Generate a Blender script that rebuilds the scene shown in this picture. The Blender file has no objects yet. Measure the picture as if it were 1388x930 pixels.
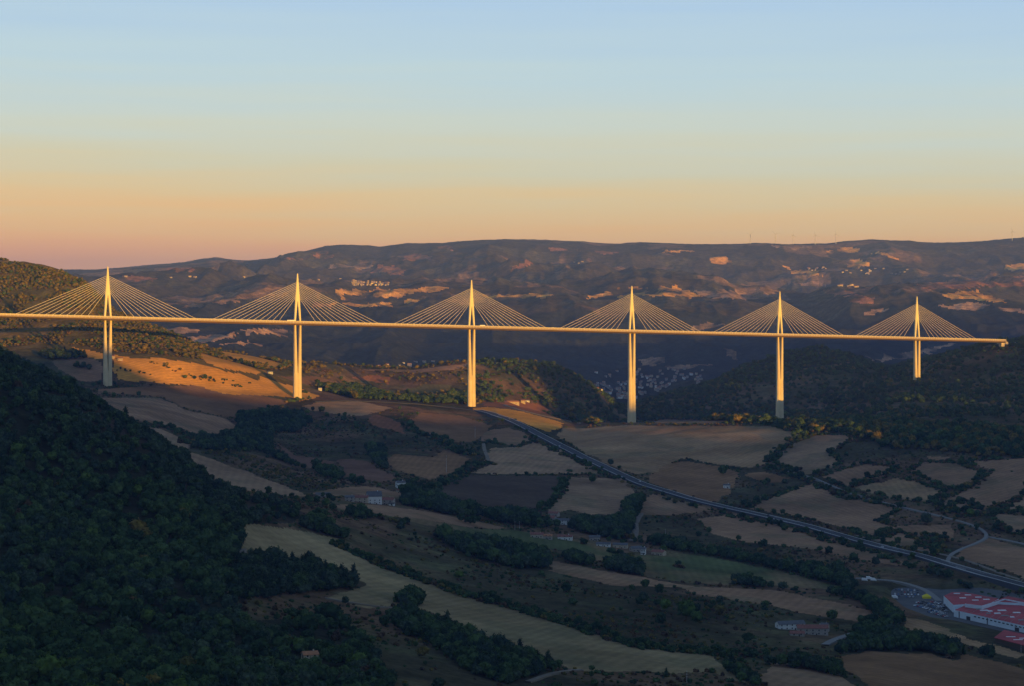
import bpy, bmesh, math, random
import numpy as np
from mathutils import Vector, Matrix
random.seed(7); RNG = np.random.default_rng(11)
scene = bpy.context.scene
COL = scene.collection
R = math.radians

# ------------------------------------------------------------------ camera
FPX, CX, CY, HY, CAMZ = 2747.0, 694.0, 465.0, 398.0, 700.0     # focal length in photo pixels, centre, horizon row, height (m)
cam_d = bpy.data.cameras.new('camera'); cam = bpy.data.objects.new('camera', cam_d); COL.objects.link(cam)
cam.location = (0, 0, CAMZ); cam.rotation_euler = (R(90), 0, 0)
cam_d.sensor_width = 36.0; cam_d.lens = 36.0 * FPX / 1388.0
cam_d.shift_y = -(CY - HY) / 1388.0
cam_d.clip_start = 1.0; cam_d.clip_end = 90000.0
scene.camera = cam

# ------------------------------------------------------------------ sky, sun, exposure
SUN_AZ, SUN_EL = R(30.0), R(3.5)          # azimuth to the right of straight behind the camera, elevation
world = bpy.data.worlds.new("World"); scene.world = world; world.use_nodes = True
nt = world.node_tree; nt.nodes.clear()
def N(t, typ, **kw):
    n = t.nodes.new(typ)
    for k, v in kw.items(): setattr(n, k, v)
    return n
def srgb(r, g, b):
    f = lambda c: (c / 255 / 12.92) if c / 255 <= 0.04045 else ((c / 255 + 0.055) / 1.055) ** 2.4
    return (f(r), f(g), f(b), 1.0)
wo = N(nt, 'ShaderNodeOutputWorld'); bg = N(nt, 'ShaderNodeBackground')
tc = N(nt, 'ShaderNodeTexCoord'); sx = N(nt, 'ShaderNodeSeparateXYZ')
nt.links.new(tc.outputs['Generated'], sx.inputs[0])
# faint horizontal streaks of thin cloud
mp = N(nt, 'ShaderNodeMapping'); mp.inputs['Scale'].default_value = (3.0, 3.0, 70.0)
nz = N(nt, 'ShaderNodeTexNoise'); nz.inputs['Scale'].default_value = 1.6; nz.inputs['Detail'].default_value = 4
nt.links.new(tc.outputs['Generated'], mp.inputs[0]); nt.links.new(mp.outputs[0], nz.inputs['Vector'])
ma = N(nt, 'ShaderNodeMath', operation='MULTIPLY_ADD'); ma.inputs[1].default_value = 0.032; ma.inputs[2].default_value = -0.016
nt.links.new(nz.outputs['Fac'], ma.inputs[0])
ad = N(nt, 'ShaderNodeMath', operation='ADD'); nt.links.new(sx.outputs['Z'], ad.inputs[0]); nt.links.new(ma.outputs[0], ad.inputs[1])
ad2 = N(nt, 'ShaderNodeMath', operation='MULTIPLY_ADD'); ad2.inputs[1].default_value = 0.022      # the glow sits a little lower towards the right
nt.links.new(sx.outputs['X'], ad2.inputs[0]); nt.links.new(ad.outputs[0], ad2.inputs[2]); ad = ad2
cr = N(nt, 'ShaderNodeValToRGB'); nt.links.new(ad.outputs[0], cr.inputs[0])
SKY = [(0.0, (246, 158, 122)), (0.012, (250, 174, 122)), (0.022, (250, 186, 124)), (0.034, (243, 196, 134)), (0.048, (230, 203, 152)),
       (0.062, (214, 208, 176)), (0.080, (204, 213, 200)), (0.108, (188, 211, 218)), (0.145, (172, 201, 226)),
       (0.28, (122, 156, 188)), (1.0, (70, 88, 132))]
e = cr.color_ramp.elements
while len(e) > 1: e.remove(e[-1])
e[0].position = SKY[0][0]; e[0].color = srgb(*SKY[0][1])
for p, c in SKY[1:]:
    k = e.new(p); k.color = srgb(*c)
sky = N(nt, 'ShaderNodeTexSky'); sky.sky_type = 'NISHITA'; sky.sun_disc = False
sky.sun_elevation = SUN_EL; sky.sun_rotation = math.pi - SUN_AZ; sky.altitude = 700
mul = N(nt, 'ShaderNodeMixRGB', blend_type='MULTIPLY'); mul.inputs[0].default_value = 1.0
nt.links.new(sky.outputs[0], mul.inputs[1]); mul.inputs[2].default_value = (0.1, 0.1, 0.1, 1)
mx = N(nt, 'ShaderNodeMixRGB'); mx.inputs[0].default_value = 0.06
nt.links.new(cr.outputs[0], mx.inputs[1]); nt.links.new(mul.outputs[0], mx.inputs[2])
nt.links.new(mx.outputs[0], bg.inputs[0]); bg.inputs[1].default_value = 0.73
nt.links.new(bg.outputs[0], wo.inputs[0])
sd = bpy.data.lights.new('sun', 'SUN'); sun = bpy.data.objects.new('sun', sd); COL.objects.link(sun)
sd.energy = 5.0; sd.angle = R(0.35); sd.color = (1.0, 0.50, 0.04)
S = Vector((math.sin(SUN_AZ) * math.cos(SUN_EL), -math.cos(SUN_AZ) * math.cos(SUN_EL), math.sin(SUN_EL)))
sun.rotation_euler = S.to_track_quat('Z', 'Y').to_euler(); sun.location = (500, -900, 900)
scene.render.engine = 'CYCLES'
scene.view_settings.view_transform = 'Standard'; scene.view_settings.look = 'None'
scene.view_settings.exposure = 0.65; scene.view_settings.gamma = 1.0
scene.render.resolution_x = 1024; scene.render.resolution_y = 687
scene.cycles.max_bounces = 4; scene.cycles.diffuse_bounces = 2; scene.cycles.volume_bounces = 1

# ------------------------------------------------------------------ helpers
def tag(o, label=None, cat=None, group=None, kind=None):
    if label: o['label'] = label
    if cat: o['category'] = cat
    if group: o['group'] = group
    if kind: o['kind'] = kind
    return o
def link(o, parent=None):
    COL.objects.link(o)
    if parent is not None: o.parent = parent
    return o
def empty(name, loc=(0, 0, 0), rz=0.0):
    o = bpy.data.objects.new(name, None); o.location = loc; o.rotation_euler = (0, 0, rz); return link(o)
def meshobj(name, verts, faces, mats, parent=None, midx=None, smooth=False):
    me = bpy.data.meshes.new(name); me.from_pydata([tuple(v) for v in verts], [], faces)
    for m in (mats if isinstance(mats, (list, tuple)) else [mats]): me.materials.append(m)
    if midx is not None: me.polygons.foreach_set('material_index', midx)
    if smooth: me.polygons.foreach_set('use_smooth', [True] * len(me.polygons))
    me.update()
    return link(bpy.data.objects.new(name, me), parent)
class MB:
    "collects simple solids for one mesh"
    def __init__(s): s.v = []; s.f = []; s.m = []
    def add(s, vs, fs, m=0):
        o = len(s.v); s.v += [tuple(v) for v in vs]; s.f += [tuple(i + o for i in f) for f in fs]; s.m += [m] * len(fs)
    def box(s, x0, x1, y0, y1, z0, z1, m=0):
        s.add([(x0, y0, z0), (x1, y0, z0), (x1, y1, z0), (x0, y1, z0), (x0, y0, z1), (x1, y0, z1), (x1, y1, z1), (x0, y1, z1)],
              [(0, 3, 2, 1), (4, 5, 6, 7), (0, 1, 5, 4), (1, 2, 6, 5), (2, 3, 7, 6), (3, 0, 4, 7)], m)
    def loft(s, rings, m=0):
        n = len(rings[0]); vs = [p for r in rings for p in r]; fs = []
        for k in range(len(rings) - 1):
            for i in range(n):
                j = (i + 1) % n; fs.append((k * n + i, k * n + j, (k + 1) * n + j, (k + 1) * n + i))
        fs.append(tuple(range(n - 1, -1, -1))); fs.append(tuple((len(rings) - 1) * n + i for i in range(n)))
        s.add(vs, fs, m)
    def tube(s, a, b, r0, r1=None, n=6, m=0):
        a = Vector(a); b = Vector(b); r1 = r0 if r1 is None else r1
        d = (b - a).normalized(); u = d.orthogonal().normalized(); w = d.cross(u)
        ring = lambda c, r: [c + (u * math.cos(2 * math.pi * k / n) + w * math.sin(2 * math.pi * k / n)) * r for k in range(n)]
        s.loft([ring(a, r0), ring(b, r1)], m)
    def gable(s, x0, x1, y0, y1, z0, z1, m=1, ov=0.4, mw=0):
        "ridge along x; m roof, mw gable wall"
        ym = (y0 + y1) / 2; t = 0.25
        s.add([(x0, y0, z0), (x0, y1, z0), (x0, ym, z1 - .05), (x1, y0, z0), (x1, y1, z0), (x1, ym, z1 - .05)], [(0, 1, 2), (3, 5, 4)], mw)
        a0, a1 = x0 - ov, x1 + ov; k = (z1 - z0) / (ym - y0); zl = z0 - ov * k
        for ye in (y0 - ov, y1 + ov):
            s.add([(a0, ye, zl), (a1, ye, zl), (a1, ym, z1), (a0, ym, z1), (a0, ye, zl + t), (a1, ye, zl + t), (a1, ym, z1 + t), (a0, ym, z1 + t)],
                  [(0, 3, 2, 1), (4, 5, 6, 7), (0, 1, 5, 4), (1, 2, 6, 5), (2, 3, 7, 6), (3, 0, 4, 7)], m)
    def build(s, name, mats, parent=None, smooth=False): return meshobj(name, s.v, s.f, mats, parent, s.m, smooth)
def dup(root, loc, rz=0.0, label=None, group=None, scale=None):
    r = root.copy(); COL.objects.link(r); r.location = loc; r.rotation_euler = (0, 0, rz)
    if scale: r.scale = scale
    if label: r['label'] = label
    if group: r['group'] = group
    for ch in list(root.children):
        c = ch.copy(); COL.objects.link(c); c.parent = r
        for g in ch.children:
            d = g.copy(); COL.objects.link(d); d.parent = c
    return r

# ---- value noise in numpy
_perm = RNG.permutation(4096); _val = RNG.random(4096)
def _h(ix, iy): return _val[_perm[(ix + _perm[iy & 4095]) & 4095]]
def vnoise(x, y):
    ix = np.floor(x).astype(np.int64); iy = np.floor(y).astype(np.int64); fx = x - ix; fy = y - iy
    fx = fx * fx * fx * (fx * (fx * 6 - 15) + 10); fy = fy * fy * fy * (fy * (fy * 6 - 15) + 10)
    a = _h(ix, iy); b = _h(ix + 1, iy); c = _h(ix, iy + 1); d = _h(ix + 1, iy + 1)
    return (a + (b - a) * fx) * (1 - fy) + (c + (d - c) * fx) * fy
def fbm(x, y, s, oct=4, ridged=False):
    t = 0; amp = 1.0; tot = 0; x = x / s; y = y / s
    for k in range(oct):
        n = vnoise(x + 17.3 * k, y - 9.1 * k)
        if ridged: n = 1 - np.abs(2 * n - 1)
        t = t + amp * n; tot += amp; amp *= 0.5; x = x * 2.03; y = y * 2.03
    return t / tot

# ---- materials
def mat(name, col, rough=0.9, noise=None, bump=None, metal=0.0, spec=0.2):
    m = bpy.data.materials.new(name); m.use_nodes = True; t = m.node_tree; b = t.nodes['Principled BSDF']
    b.inputs['Base Color'].default_value = (*col, 1); b.inputs['Roughness'].default_value = rough
    b.inputs['Metallic'].default_value = metal; b.inputs['Specular IOR Level'].default_value = spec
    if noise or bump:
        tcx = N(t, 'ShaderNodeTexCoord')
    if noise:
        sc, amt = noise
        n = N(t, 'ShaderNodeTexNoise'); n.inputs['Scale'].default_value = sc; n.inputs['Detail'].default_value = 5
        t.links.new(tcx.outputs['Object'], n.inputs['Vector'])
        r = N(t, 'ShaderNodeMapRange'); r.inputs['From Min'].default_value = 0.3; r.inputs['From Max'].default_value = 0.7
        r.inputs['To Min'].default_value = 1 - amt; r.inputs['To Max'].default_value = 1 + amt
        t.links.new(n.outputs['Fac'], r.inputs['Value'])
        mm = N(t, 'ShaderNodeMixRGB', blend_type='MULTIPLY'); mm.inputs[0].default_value = 1; mm.inputs[1].default_value = (*col, 1)
        t.links.new(r.outputs[0], mm.inputs[2]); t.links.new(mm.outputs[0], b.inputs['Base Color'])
    if bump:
        sc, amt, dist = bump
        n = N(t, 'ShaderNodeTexNoise'); n.inputs['Scale'].default_value = sc; n.inputs['Detail'].default_value = 4
        t.links.new(tcx.outputs['Object'], n.inputs['Vector'])
        bp = N(t, 'ShaderNodeBump'); bp.inputs['Strength'].default_value = amt; bp.inputs['Distance'].default_value = dist
        t.links.new(n.outputs['Fac'], bp.inputs['Height']); t.links.new(bp.outputs[0], b.inputs['Normal'])
    return m
def ground_mat(name, bump_scale, bump_dist, var=0.35, rows=False):
    "land: colour from the mesh attribute broken up by noise; fine relief by bump"
    m = bpy.data.materials.new(name); m.use_nodes = True; t = m.node_tree; b = t.nodes['Principled BSDF']
    b.inputs['Roughness'].default_value = 1.0; b.inputs['Specular IOR Level'].default_value = 0.0
    at_ = N(t, 'ShaderNodeAttribute', attribute_name='Col'); tcx = N(t, 'ShaderNodeTexCoord')
    cur = at_.outputs['Color']
    for sc, am in ((0.004, var * 0.6), (0.03, var), (0.16, var * 0.8)):
        n = N(t, 'ShaderNodeTexNoise'); n.inputs['Scale'].default_value = sc; n.inputs['Detail'].default_value = 5; n.inputs['Roughness'].default_value = 0.6
        t.links.new(tcx.outputs['Object'], n.inputs['Vector'])
        r = N(t, 'ShaderNodeMapRange'); r.inputs['From Min'].default_value = 0.32; r.inputs['From Max'].default_value = 0.68
        r.inputs['To Min'].default_value = 1 - am; r.inputs['To Max'].default_value = 1 + am
        t.links.new(n.outputs['Fac'], r.inputs['Value'])
        mm = N(t, 'ShaderNodeMixRGB', blend_type='MULTIPLY'); mm.inputs[0].default_value = 1
        t.links.new(cur, mm.inputs[1]); t.links.new(r.outputs[0], mm.inputs[2]); cur = mm.outputs[0]
    if rows:
        w = N(t, 'ShaderNodeTexWave'); w.inputs['Scale'].default_value = 0.035; w.inputs['Distortion'].default_value = 2.5; w.inputs['Detail'].default_value = 3
        w.inputs['Detail Scale'].default_value = 0.4
        oi = N(t, 'ShaderNodeObjectInfo'); vr = N(t, 'ShaderNodeVectorRotate', rotation_type='Z_AXIS')
        sc_ = N(t, 'ShaderNodeMath', operation='MULTIPLY'); sc_.inputs[1].default_value = 3.1
        t.links.new(oi.outputs['Random'], sc_.inputs[0]); t.links.new(sc_.outputs[0], vr.inputs['Angle'])
        t.links.new(tcx.outputs['Object'], vr.inputs['Vector']); t.links.new(vr.outputs[0], w.inputs['Vector'])
        r = N(t, 'ShaderNodeMapRange'); r.inputs['To Min'].default_value = 0.93; r.inputs['To Max'].default_value = 1.07
        t.links.new(w.outputs['Fac'], r.inputs['Value'])
        mm = N(t, 'ShaderNodeMixRGB', blend_type='MULTIPLY'); mm.inputs[0].default_value = 1
        t.links.new(cur, mm.inputs[1]); t.links.new(r.outputs[0], mm.inputs[2]); cur = mm.outputs[0]
    t.links.new(cur, b.inputs['Base Color'])
    n = N(t, 'ShaderNodeTexNoise'); n.inputs['Scale'].default_value = bump_scale; n.inputs['Detail'].default_value = 5
    t.links.new(tcx.outputs['Object'], n.inputs['Vector'])
    bp = N(t, 'ShaderNodeBump'); bp.inputs['Strength'].default_value = 1.0; bp.inputs['Distance'].default_value = bump_dist
    t.links.new(n.outputs['Fac'], bp.inputs['Height']); t.links.new(bp.outputs[0], b.inputs['Normal'])
    return m
def leaf_mat(name, c0, c1):
    m = bpy.data.materials.new(name); m.use_nodes = True; t = m.node_tree; b = t.nodes['Principled BSDF']
    b.inputs['Roughness'].default_value = 1.0; b.inputs['Specular IOR Level'].default_value = 0.0
    oi = N(t, 'ShaderNodeObjectInfo'); tcx = N(t, 'ShaderNodeTexCoord')
    mxx = N(t, 'ShaderNodeMixRGB'); mxx.inputs[1].default_value = (*c0, 1); mxx.inputs[2].default_value = (*c1, 1)
    t.links.new(oi.outputs['Random'], mxx.inputs[0])
    n = N(t, 'ShaderNodeTexNoise'); n.inputs['Scale'].default_value = 3.6; n.inputs['Detail'].default_value = 5
    t.links.new(tcx.outputs['Object'], n.inputs['Vector'])
    r = N(t, 'ShaderNodeMapRange'); r.inputs['From Min'].default_value = .3; r.inputs['From Max'].default_value = .7
    r.inputs['To Min'].default_value = 0.40; r.inputs['To Max'].default_value = 1.75; t.links.new(n.outputs['Fac'], r.inputs['Value'])
    mm = N(t, 'ShaderNodeMixRGB', blend_type='MULTIPLY'); mm.inputs[0].default_value = 1
    t.links.new(mxx.outputs[0], mm.inputs[1]); t.links.new(r.outputs[0], mm.inputs[2]); t.links.new(mm.outputs[0], b.inputs['Base Color'])
    return m
M_field = ground_mat('field_soil', 0.25, 0.5, 0.16, rows=True)
M_ground = ground_mat('scrub_ground', 0.12, 1.2, 0.35)
M_far = ground_mat('far_ground', 0.02, 7.0, 0.5)

# ------------------------------------------------------------------ terrain: radial height profiles through crest and valley lines
def I(pairs, x): p = np.array(pairs, float); return np.interp(x, p[:, 0], p[:, 1])
def curve(Y, y=None, z=None):
    def f(x):
        YY = I(Y, x) if isinstance(Y, list) else np.full_like(x, float(Y))
        if z is not None: ZZ = I(z, x)
        else: ZZ = CAMZ - (I(y, x) - HY) * YY / FPX
        return YY, ZZ
    return f
CURVES = [
 curve(850, z=[(-600, 530), (0, 500), (300, 485), (694, 470), (1388, 440), (3900, 440)]),
 curve([(-600, 1000), (0, 1050), (150, 1080), (300, 1100), (400, 1150), (550, 1200), (700, 1290), (850, 1350), (1000, 1400), (1150, 1450), (1388, 1550), (3900, 1700)],
       y=[(-600, 870), (0, 930), (1388, 930), (2000, 900), (3900, 860)]),
 curve([(-600, 1500), (0, 1450), (300, 1400), (400, 1500), (550, 1590), (700, 1680), (1000, 1750), (1388, 1720), (3900, 1800)],
       y=[(-600, 600), (0, 690), (150, 760), (300, 800), (400, 815), (550, 820), (700, 828), (850, 835), (1000, 850), (1150, 865), (1388, 880), (3900, 830)]),
 curve([(-600, 2000), (0, 1900), (150, 1850), (300, 1800), (400, 1900), (550, 2050), (700, 2150), (850, 2150), (1000, 2150), (1150, 2100), (1388, 1950), (3900, 2100)],
       y=[(-600, 388), (-200, 448), (0, 480), (50, 507), (100, 529), (150, 563), (200, 594), (250, 628), (290, 660), (335, 675), (400, 691), (550, 720), (700, 745), (850, 760), (1000, 775), (1150, 790), (1388, 832), (1700, 800), (3900, 760)]),
 curve([(-600, 2500), (0, 2350), (300, 2250), (400, 2300), (700, 2420), (1000, 2400), (1150, 2300), (1388, 2150), (3900, 2400)],
       z=[(-600, 560), (0, 530), (150, 516), (230, 498), (300, 482), (400, 474), (480, 468), (550, 459), (700, 437), (850, 418), (1000, 407), (1150, 404), (1388, 400), (3900, 420)]),
 curve([(-600, 3000), (0, 2950), (150, 3000), (300, 2850), (550, 2750), (850, 2720), (1000, 2650), (1150, 2500), (1388, 2400), (3900, 2700)],
       y=[(-600, 520), (0, 540), (150, 549), (200, 560), (300, 598), (400, 630), (550, 640), (700, 650), (850, 665), (1000, 690), (1150, 718), (1388, 738), (1800, 720), (3900, 700)]),
 curve([(-600, 3400), (146, 3415), (300, 3500), (403, 3569), (550, 3640), (638, 3715), (700, 3750), (780, 3620), (854, 3500), (1000, 3400), (1150, 3200), (1388, 3000), (3900, 3300)],
       y=[(-600, 480), (0, 500), (60, 510), (146, 525), (230, 526), (300, 532), (403, 542), (480, 545), (550, 548), (638, 552), (700, 553), (740, 562), (780, 574), (854, 573), (1000, 570), (1150, 580), (1388, 596), (1800, 580), (3900, 520)]),
 curve([(-600, 3900), (0, 3720), (100, 3620), (150, 3590), (220, 3600), (300, 3660), (403, 3800), (470, 4000), (640, 4040), (780, 3950), (854, 3880), (1000, 3900), (1150, 3800), (1242, 4150), (1320, 4050), (1388, 3950), (3900, 4000)],
       z=[(-600, 640), (0, 606), (100, 598), (150, 592), (220, 590), (300, 575), (403, 545), (470, 512), (500, 503), (600, 503), (660, 498), (720, 460), (780, 410), (854, 402), (940, 378), (1000, 376), (1054, 382), (1150, 440), (1200, 500), (1242, 514), (1388, 522), (1800, 560), (3900, 620)]),
 curve([(-600, 4300), (0, 4250), (220, 4150), (403, 4200), (500, 4280), (640, 4300), (700, 4400), (820, 4600), (877, 5000), (1050, 5300), (1150, 5100), (1250, 4650), (1349, 4350), (1500, 4500), (3900, 4800)],
       y=[(-600, 300), (-200, 325), (0, 353), (55, 361), (85, 369), (119, 387), (140, 406), (162, 425), (190, 437), (220, 449), (260, 462), (293, 475), (350, 484), (400, 492), (436, 492), (502, 499), (560, 500), (615, 491), (648, 492), (700, 492), (750, 497), (783, 512), (811, 530), (836, 549), (858, 556), (877, 543), (920, 526), (965, 507), (1003, 489), (1050, 477), (1100, 480), (1150, 489), (1215, 503), (1250, 492), (1293, 482), (1330, 471), (1349, 466.5), (1375, 464), (1388, 463), (1500, 440), (1800, 372), (2500, 360), (3900, 390)]),  # right-hand end, out of view, raised to shade the land beyond
 curve([(-600, 5000), (700, 5000), (820, 5150), (877, 5600), (1100, 5850), (1200, 5700), (3900, 5700)],
       z=[(-600, 600), (0, 560), (300, 470), (403, 420), (600, 400), (700, 400), (850, 385), (1000, 410), (1200, 440), (1388, 520), (1800, 640), (2500, 700), (3900, 690)]),
 curve([(-600, 6600), (700, 6800), (850, 6900), (3900, 7000)],
       z=[(-600, 470), (0, 430), (300, 410), (600, 372), (750, 352), (850, 347), (950, 360), (1100, 400), (1388, 420), (3900, 500)]),
 curve([(-600, 8000), (3900, 8200)],
       y=[(-600, 460), (150, 458), (250, 462), (350, 468), (500, 474), (700, 482), (850, 499), (950, 492), (1100, 482), (1250, 474), (1388, 476), (3900, 460)]),
 curve([(-600, 9300), (3900, 9500)],
       y=[(-600, 425), (150, 420), (300, 430), (450, 432), (600, 438), (700, 432), (850, 444), (1000, 452), (1150, 440), (1300, 430), (1388, 430), (3900, 425)]),
 curve([(-600, 10300), (500, 10000), (900, 9900), (3900, 10400)],
       y=[(-600, 395), (100, 388), (200, 400), (300, 412), (350, 404), (450, 413), (520, 416), (600, 410), (700, 413), (760, 410), (850, 408), (950, 405), (1050, 417), (1200, 412), (1300, 404), (1388, 408), (3900, 400)]),
 curve([(-600, 11600), (900, 11600), (3900, 11800)],
       y=[(-600, 380), (100, 378), (250, 384), (350, 388), (450, 392), (600, 391), (700, 394), (850, 388), (950, 392), (1050, 392), (1150, 388), (1250, 380), (1388, 376), (3900, 370)]),
 curve([(-600, 12800), (3900, 13000)],
       z=[(-600, 760), (100, 765), (450, 700), (700, 705), (950, 700), (1200, 750), (1388, 770), (3900, 760)]),
 curve([(-600, 14600), (3900, 14600)],
       y=[(-600, 372), (100, 372), (200, 370), (300, 366), (400, 362), (520, 360), (620, 358), (700, 362), (800, 356), (900, 358), (1000, 361), (1100, 357), (1200, 356), (1300, 359), (1388, 356), (3900, 350)]),
 curve([(-600, 20500), (250, 20000), (400, 17500), (3900, 17500)],
       y=[(-600, 368), (60, 366), (105, 366), (130, 366), (200, 361), (250, 358), (275, 352), (292, 350), (312, 351), (330, 353), (360, 350), (400, 343), (440, 333), (470, 330.5), (500, 331), (515, 333), (550, 328), (600, 329), (680, 325.5), (740, 326), (790, 327.5), (812, 331), (840, 333), (870, 331.5), (900, 332), (1000, 330), (1038, 328), (1060, 330), (1120, 329.5), (1150, 326), (1180, 324.5), (1220, 326.5), (1260, 329.5), (1300, 330), (1340, 327.5), (1388, 323.5), (1700, 326), (3900, 330)]),
 curve([(-600, 24000), (3900, 22000)], z=[(-600, 820), (3900, 950)]),
 curve(34000, z=[(-600, 700), (3900, 750)]),
]
def make_cols():
    a = np.linspace(-600, -140, 36, endpoint=False); b = np.arange(-140, 1530, 1.9); c = 1530 + (3900 - 1530) * (np.linspace(0, 1, 60) ** 1.3)[1:]
    return np.concatenate([a, b, c])
def make_rows():
    ys = [850.0]
    while ys[-1] < 34000:
        Y = ys[-1]
        d = 2.6 + 0.0022 * (Y - 850) if Y < 4900 else (18 if Y < 6400 else 13 + (Y - 6400) * 0.0035)
        if Y > 18500: d = 200
        ys.append(Y + d)
    return np.array(ys)
GX = make_cols(); GYr = make_rows(); nC, nR = len(GX), len(GYr)
def height_grid():
    CY_ = []; CZ = []
    for c in CURVES:
        a, b = c(GX); CY_.append(a); CZ.append(b)
    CYs = np.array(CY_); CZ = np.array(CZ)
    # small smoothing sideways removes the kinks between anchors
    k = np.array([1, 2, 3, 2, 1.]); k /= k.sum()
    for i in range(len(CZ)):
        p = np.pad(CZ[i], 2, mode='edge'); CZ[i] = np.convolve(p, k, 'valid')
    h = np.diff(CYs, axis=0); d = np.diff(CZ, axis=0) / h
    m = np.zeros_like(CZ); m[0] = d[0]; m[-1] = d[-1]
    for i in range(1, len(CZ) - 1):
        w1 = 2 * h[i] + h[i - 1]; w2 = h[i] + 2 * h[i - 1]
        same = d[i - 1] * d[i] > 0
        with np.errstate(divide='ignore', invalid='ignore'):
            hm = (w1 + w2) / (w1 / d[i - 1] + w2 / d[i])
        m[i] = np.where(same, hm, 0)
    Z = np.zeros((nR, nC)); Yg = GYr[:, None]
    for i in range(len(CZ) - 1):
        t = (Yg - CYs[i][None]) / h[i][None]; sel = (t >= 0) & (t <= 1)
        if i == 0: sel |= t < 0
        if i == len(CZ) - 2: sel |= t > 1
        tt = np.clip(t, 0, 1)
        z = ((1 + 2 * tt) * (1 - tt) ** 2) * CZ[i] + tt * (1 - tt) ** 2 * h[i] * m[i] + tt ** 2 * (3 - 2 * tt) * CZ[i + 1] + tt ** 2 * (tt - 1) * h[i] * m[i + 1]
        Z = np.where(sel, z, Z)
    return Z
Ug = (GX - CX) / FPX
XW = Ug[None, :] * GYr[:, None]; YW = np.broadcast_to(GYr[:, None], XW.shape)
ZW = height_grid()
near = np.clip(1 - (YW - 4600) / 800, 0, 1); far = 1 - near
skyw = np.clip((16800 - YW) / 2500, 0.12, 1)
ZW = ZW + near * (fbm(XW, YW, 240, 4) - 0.5) * 9 + near * (fbm(XW, YW, 40, 3) - .5) * 2.0
ZW = ZW + far * skyw * (.35 + .65 * np.clip((GX[None] - 60) / 250, 0, 1)) * ((fbm(XW + 900, YW * .6, 1500, 5, True) - 0.62) * (130 + 330 * np.clip((YW - 10800) / 1500, 0, 1)) + (fbm(XW + 300, YW * .5 + 5000, 420, 4, True) - 0.6) * 120)
ZW = ZW + far * (fbm(XW, YW, 60, 2) - .5) * 6
# left mountain and right spurs: gullied wooded slopes
mw = np.clip((YW - 3650) / 250, 0, 1) * np.clip((4750 - YW) / 250, 0, 1) * np.clip((330 - GX[None]) / 120, 0, 1)
ZW = ZW + mw * (fbm(XW, YW, 150, 3, True) - .6) * 16
FZ = 393.0
def fw(px, py, z=None):    # sight line to the level of the factory yard
    z = FZ if z is None else z; Y = (CAMZ - z) * FPX / (py - HY); return ((px - CX) / FPX * Y, Y)
def inside(P, x, y):
    r = np.zeros(x.shape, bool)
    bb = (x >= P[:, 0].min()) & (x <= P[:, 0].max()) & (y >= P[:, 1].min()) & (y <= P[:, 1].max())
    xs = x[bb]; ys = y[bb]; c = np.zeros(xs.shape, bool); j = len(P) - 1
    for i in range(len(P)):
        xi, yi = P[i]; xj, yj = P[j]
        if yi != yj: c ^= ((yi > ys) != (yj > ys)) & (xs < (xj - xi) * (ys - yi) / (yj - yi) + xi)
        j = i
    r[bb] = c; return r
YARD = [(1205,806),(1212,797),(1245,797),(1275,800),(1330,797),(1480,822),(1520,850),(1500,890),(1388,863),(1330,850),(1290,841),(1262,838),(1225,824)]
pad = inside(np.array([fw(*p) for p in YARD]), XW, YW).astype(float)
print('yard ground', ZW[pad > 0].min(), ZW[pad > 0].mean(), ZW[pad > 0].max())
for _ in range(14):
    pad[1:-1] = (pad[:-2] + 2 * pad[1:-1] + pad[2:]) / 4; pad[:, 1:-1] = (pad[:, :-2] + 2 * pad[:, 1:-1] + pad[:, 2:]) / 4
pad = np.clip(pad * 1.8, 0, 1); ZW = ZW * (1 - pad) + FZ * pad
def hz(x, y):
    "terrain height at a ground position"
    x = np.atleast_1d(np.asarray(x, float)); y = np.atleast_1d(np.asarray(y, float))
    px = x / y * FPX + CX
    ci = np.clip(np.interp(px, GX, np.arange(nC)), 0, nC - 1.001); ri = np.clip(np.interp(y, GYr, np.arange(nR)), 0, nR - 1.001)
    c0 = ci.astype(int); r0 = ri.astype(int); fc = ci - c0; fr = ri - r0
    return (ZW[r0, c0] * (1 - fc) + ZW[r0, c0 + 1] * fc) * (1 - fr) + (ZW[r0 + 1, c0] * (1 - fc) + ZW[r0 + 1, c0 + 1] * fc) * fr
PYG = HY + (CAMZ - ZW) * FPX / YW                   # sight-line slope of every ground point, used by at()
PMIN = np.minimum.accumulate(PYG, axis=0)
def at(px, py):
    "where the sight line through a photo point meets the ground (world x, y, z)"
    ci = float(np.interp(px, GX, np.arange(nC))); c0 = min(int(ci), nC - 2); fc = ci - c0
    col = PYG[:, c0] * (1 - fc) + PYG[:, c0 + 1] * fc
    idx = np.argmax(col <= py)
    if idx == 0: Y = GYr[0] if col[0] <= py else 20000.0
    else: Y = GYr[idx - 1] + (GYr[idx] - GYr[idx - 1]) * (col[idx - 1] - py) / max(col[idx - 1] - col[idx], 1e-6)
    X = (px - CX) / FPX * Y
    return Vector((X, Y, float(hz(X, Y)[0])))
def world_poly(pts, step=7.0, closed=True):
    out = []; n = len(pts)
    for i in range(n if closed else n - 1):
        a = pts[i]; b = pts[(i + 1) % n]; k = max(1, int(math.hypot(b[0] - a[0], b[1] - a[1]) / step))
        for j in range(k):
            t = j / k; p = at(a[0] + (b[0] - a[0]) * t, a[1] + (b[1] - a[1]) * t); out.append((p.x, p.y))
    if not closed: p = at(*pts[-1]); out.append((p.x, p.y))
    return np.array(out)

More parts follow.
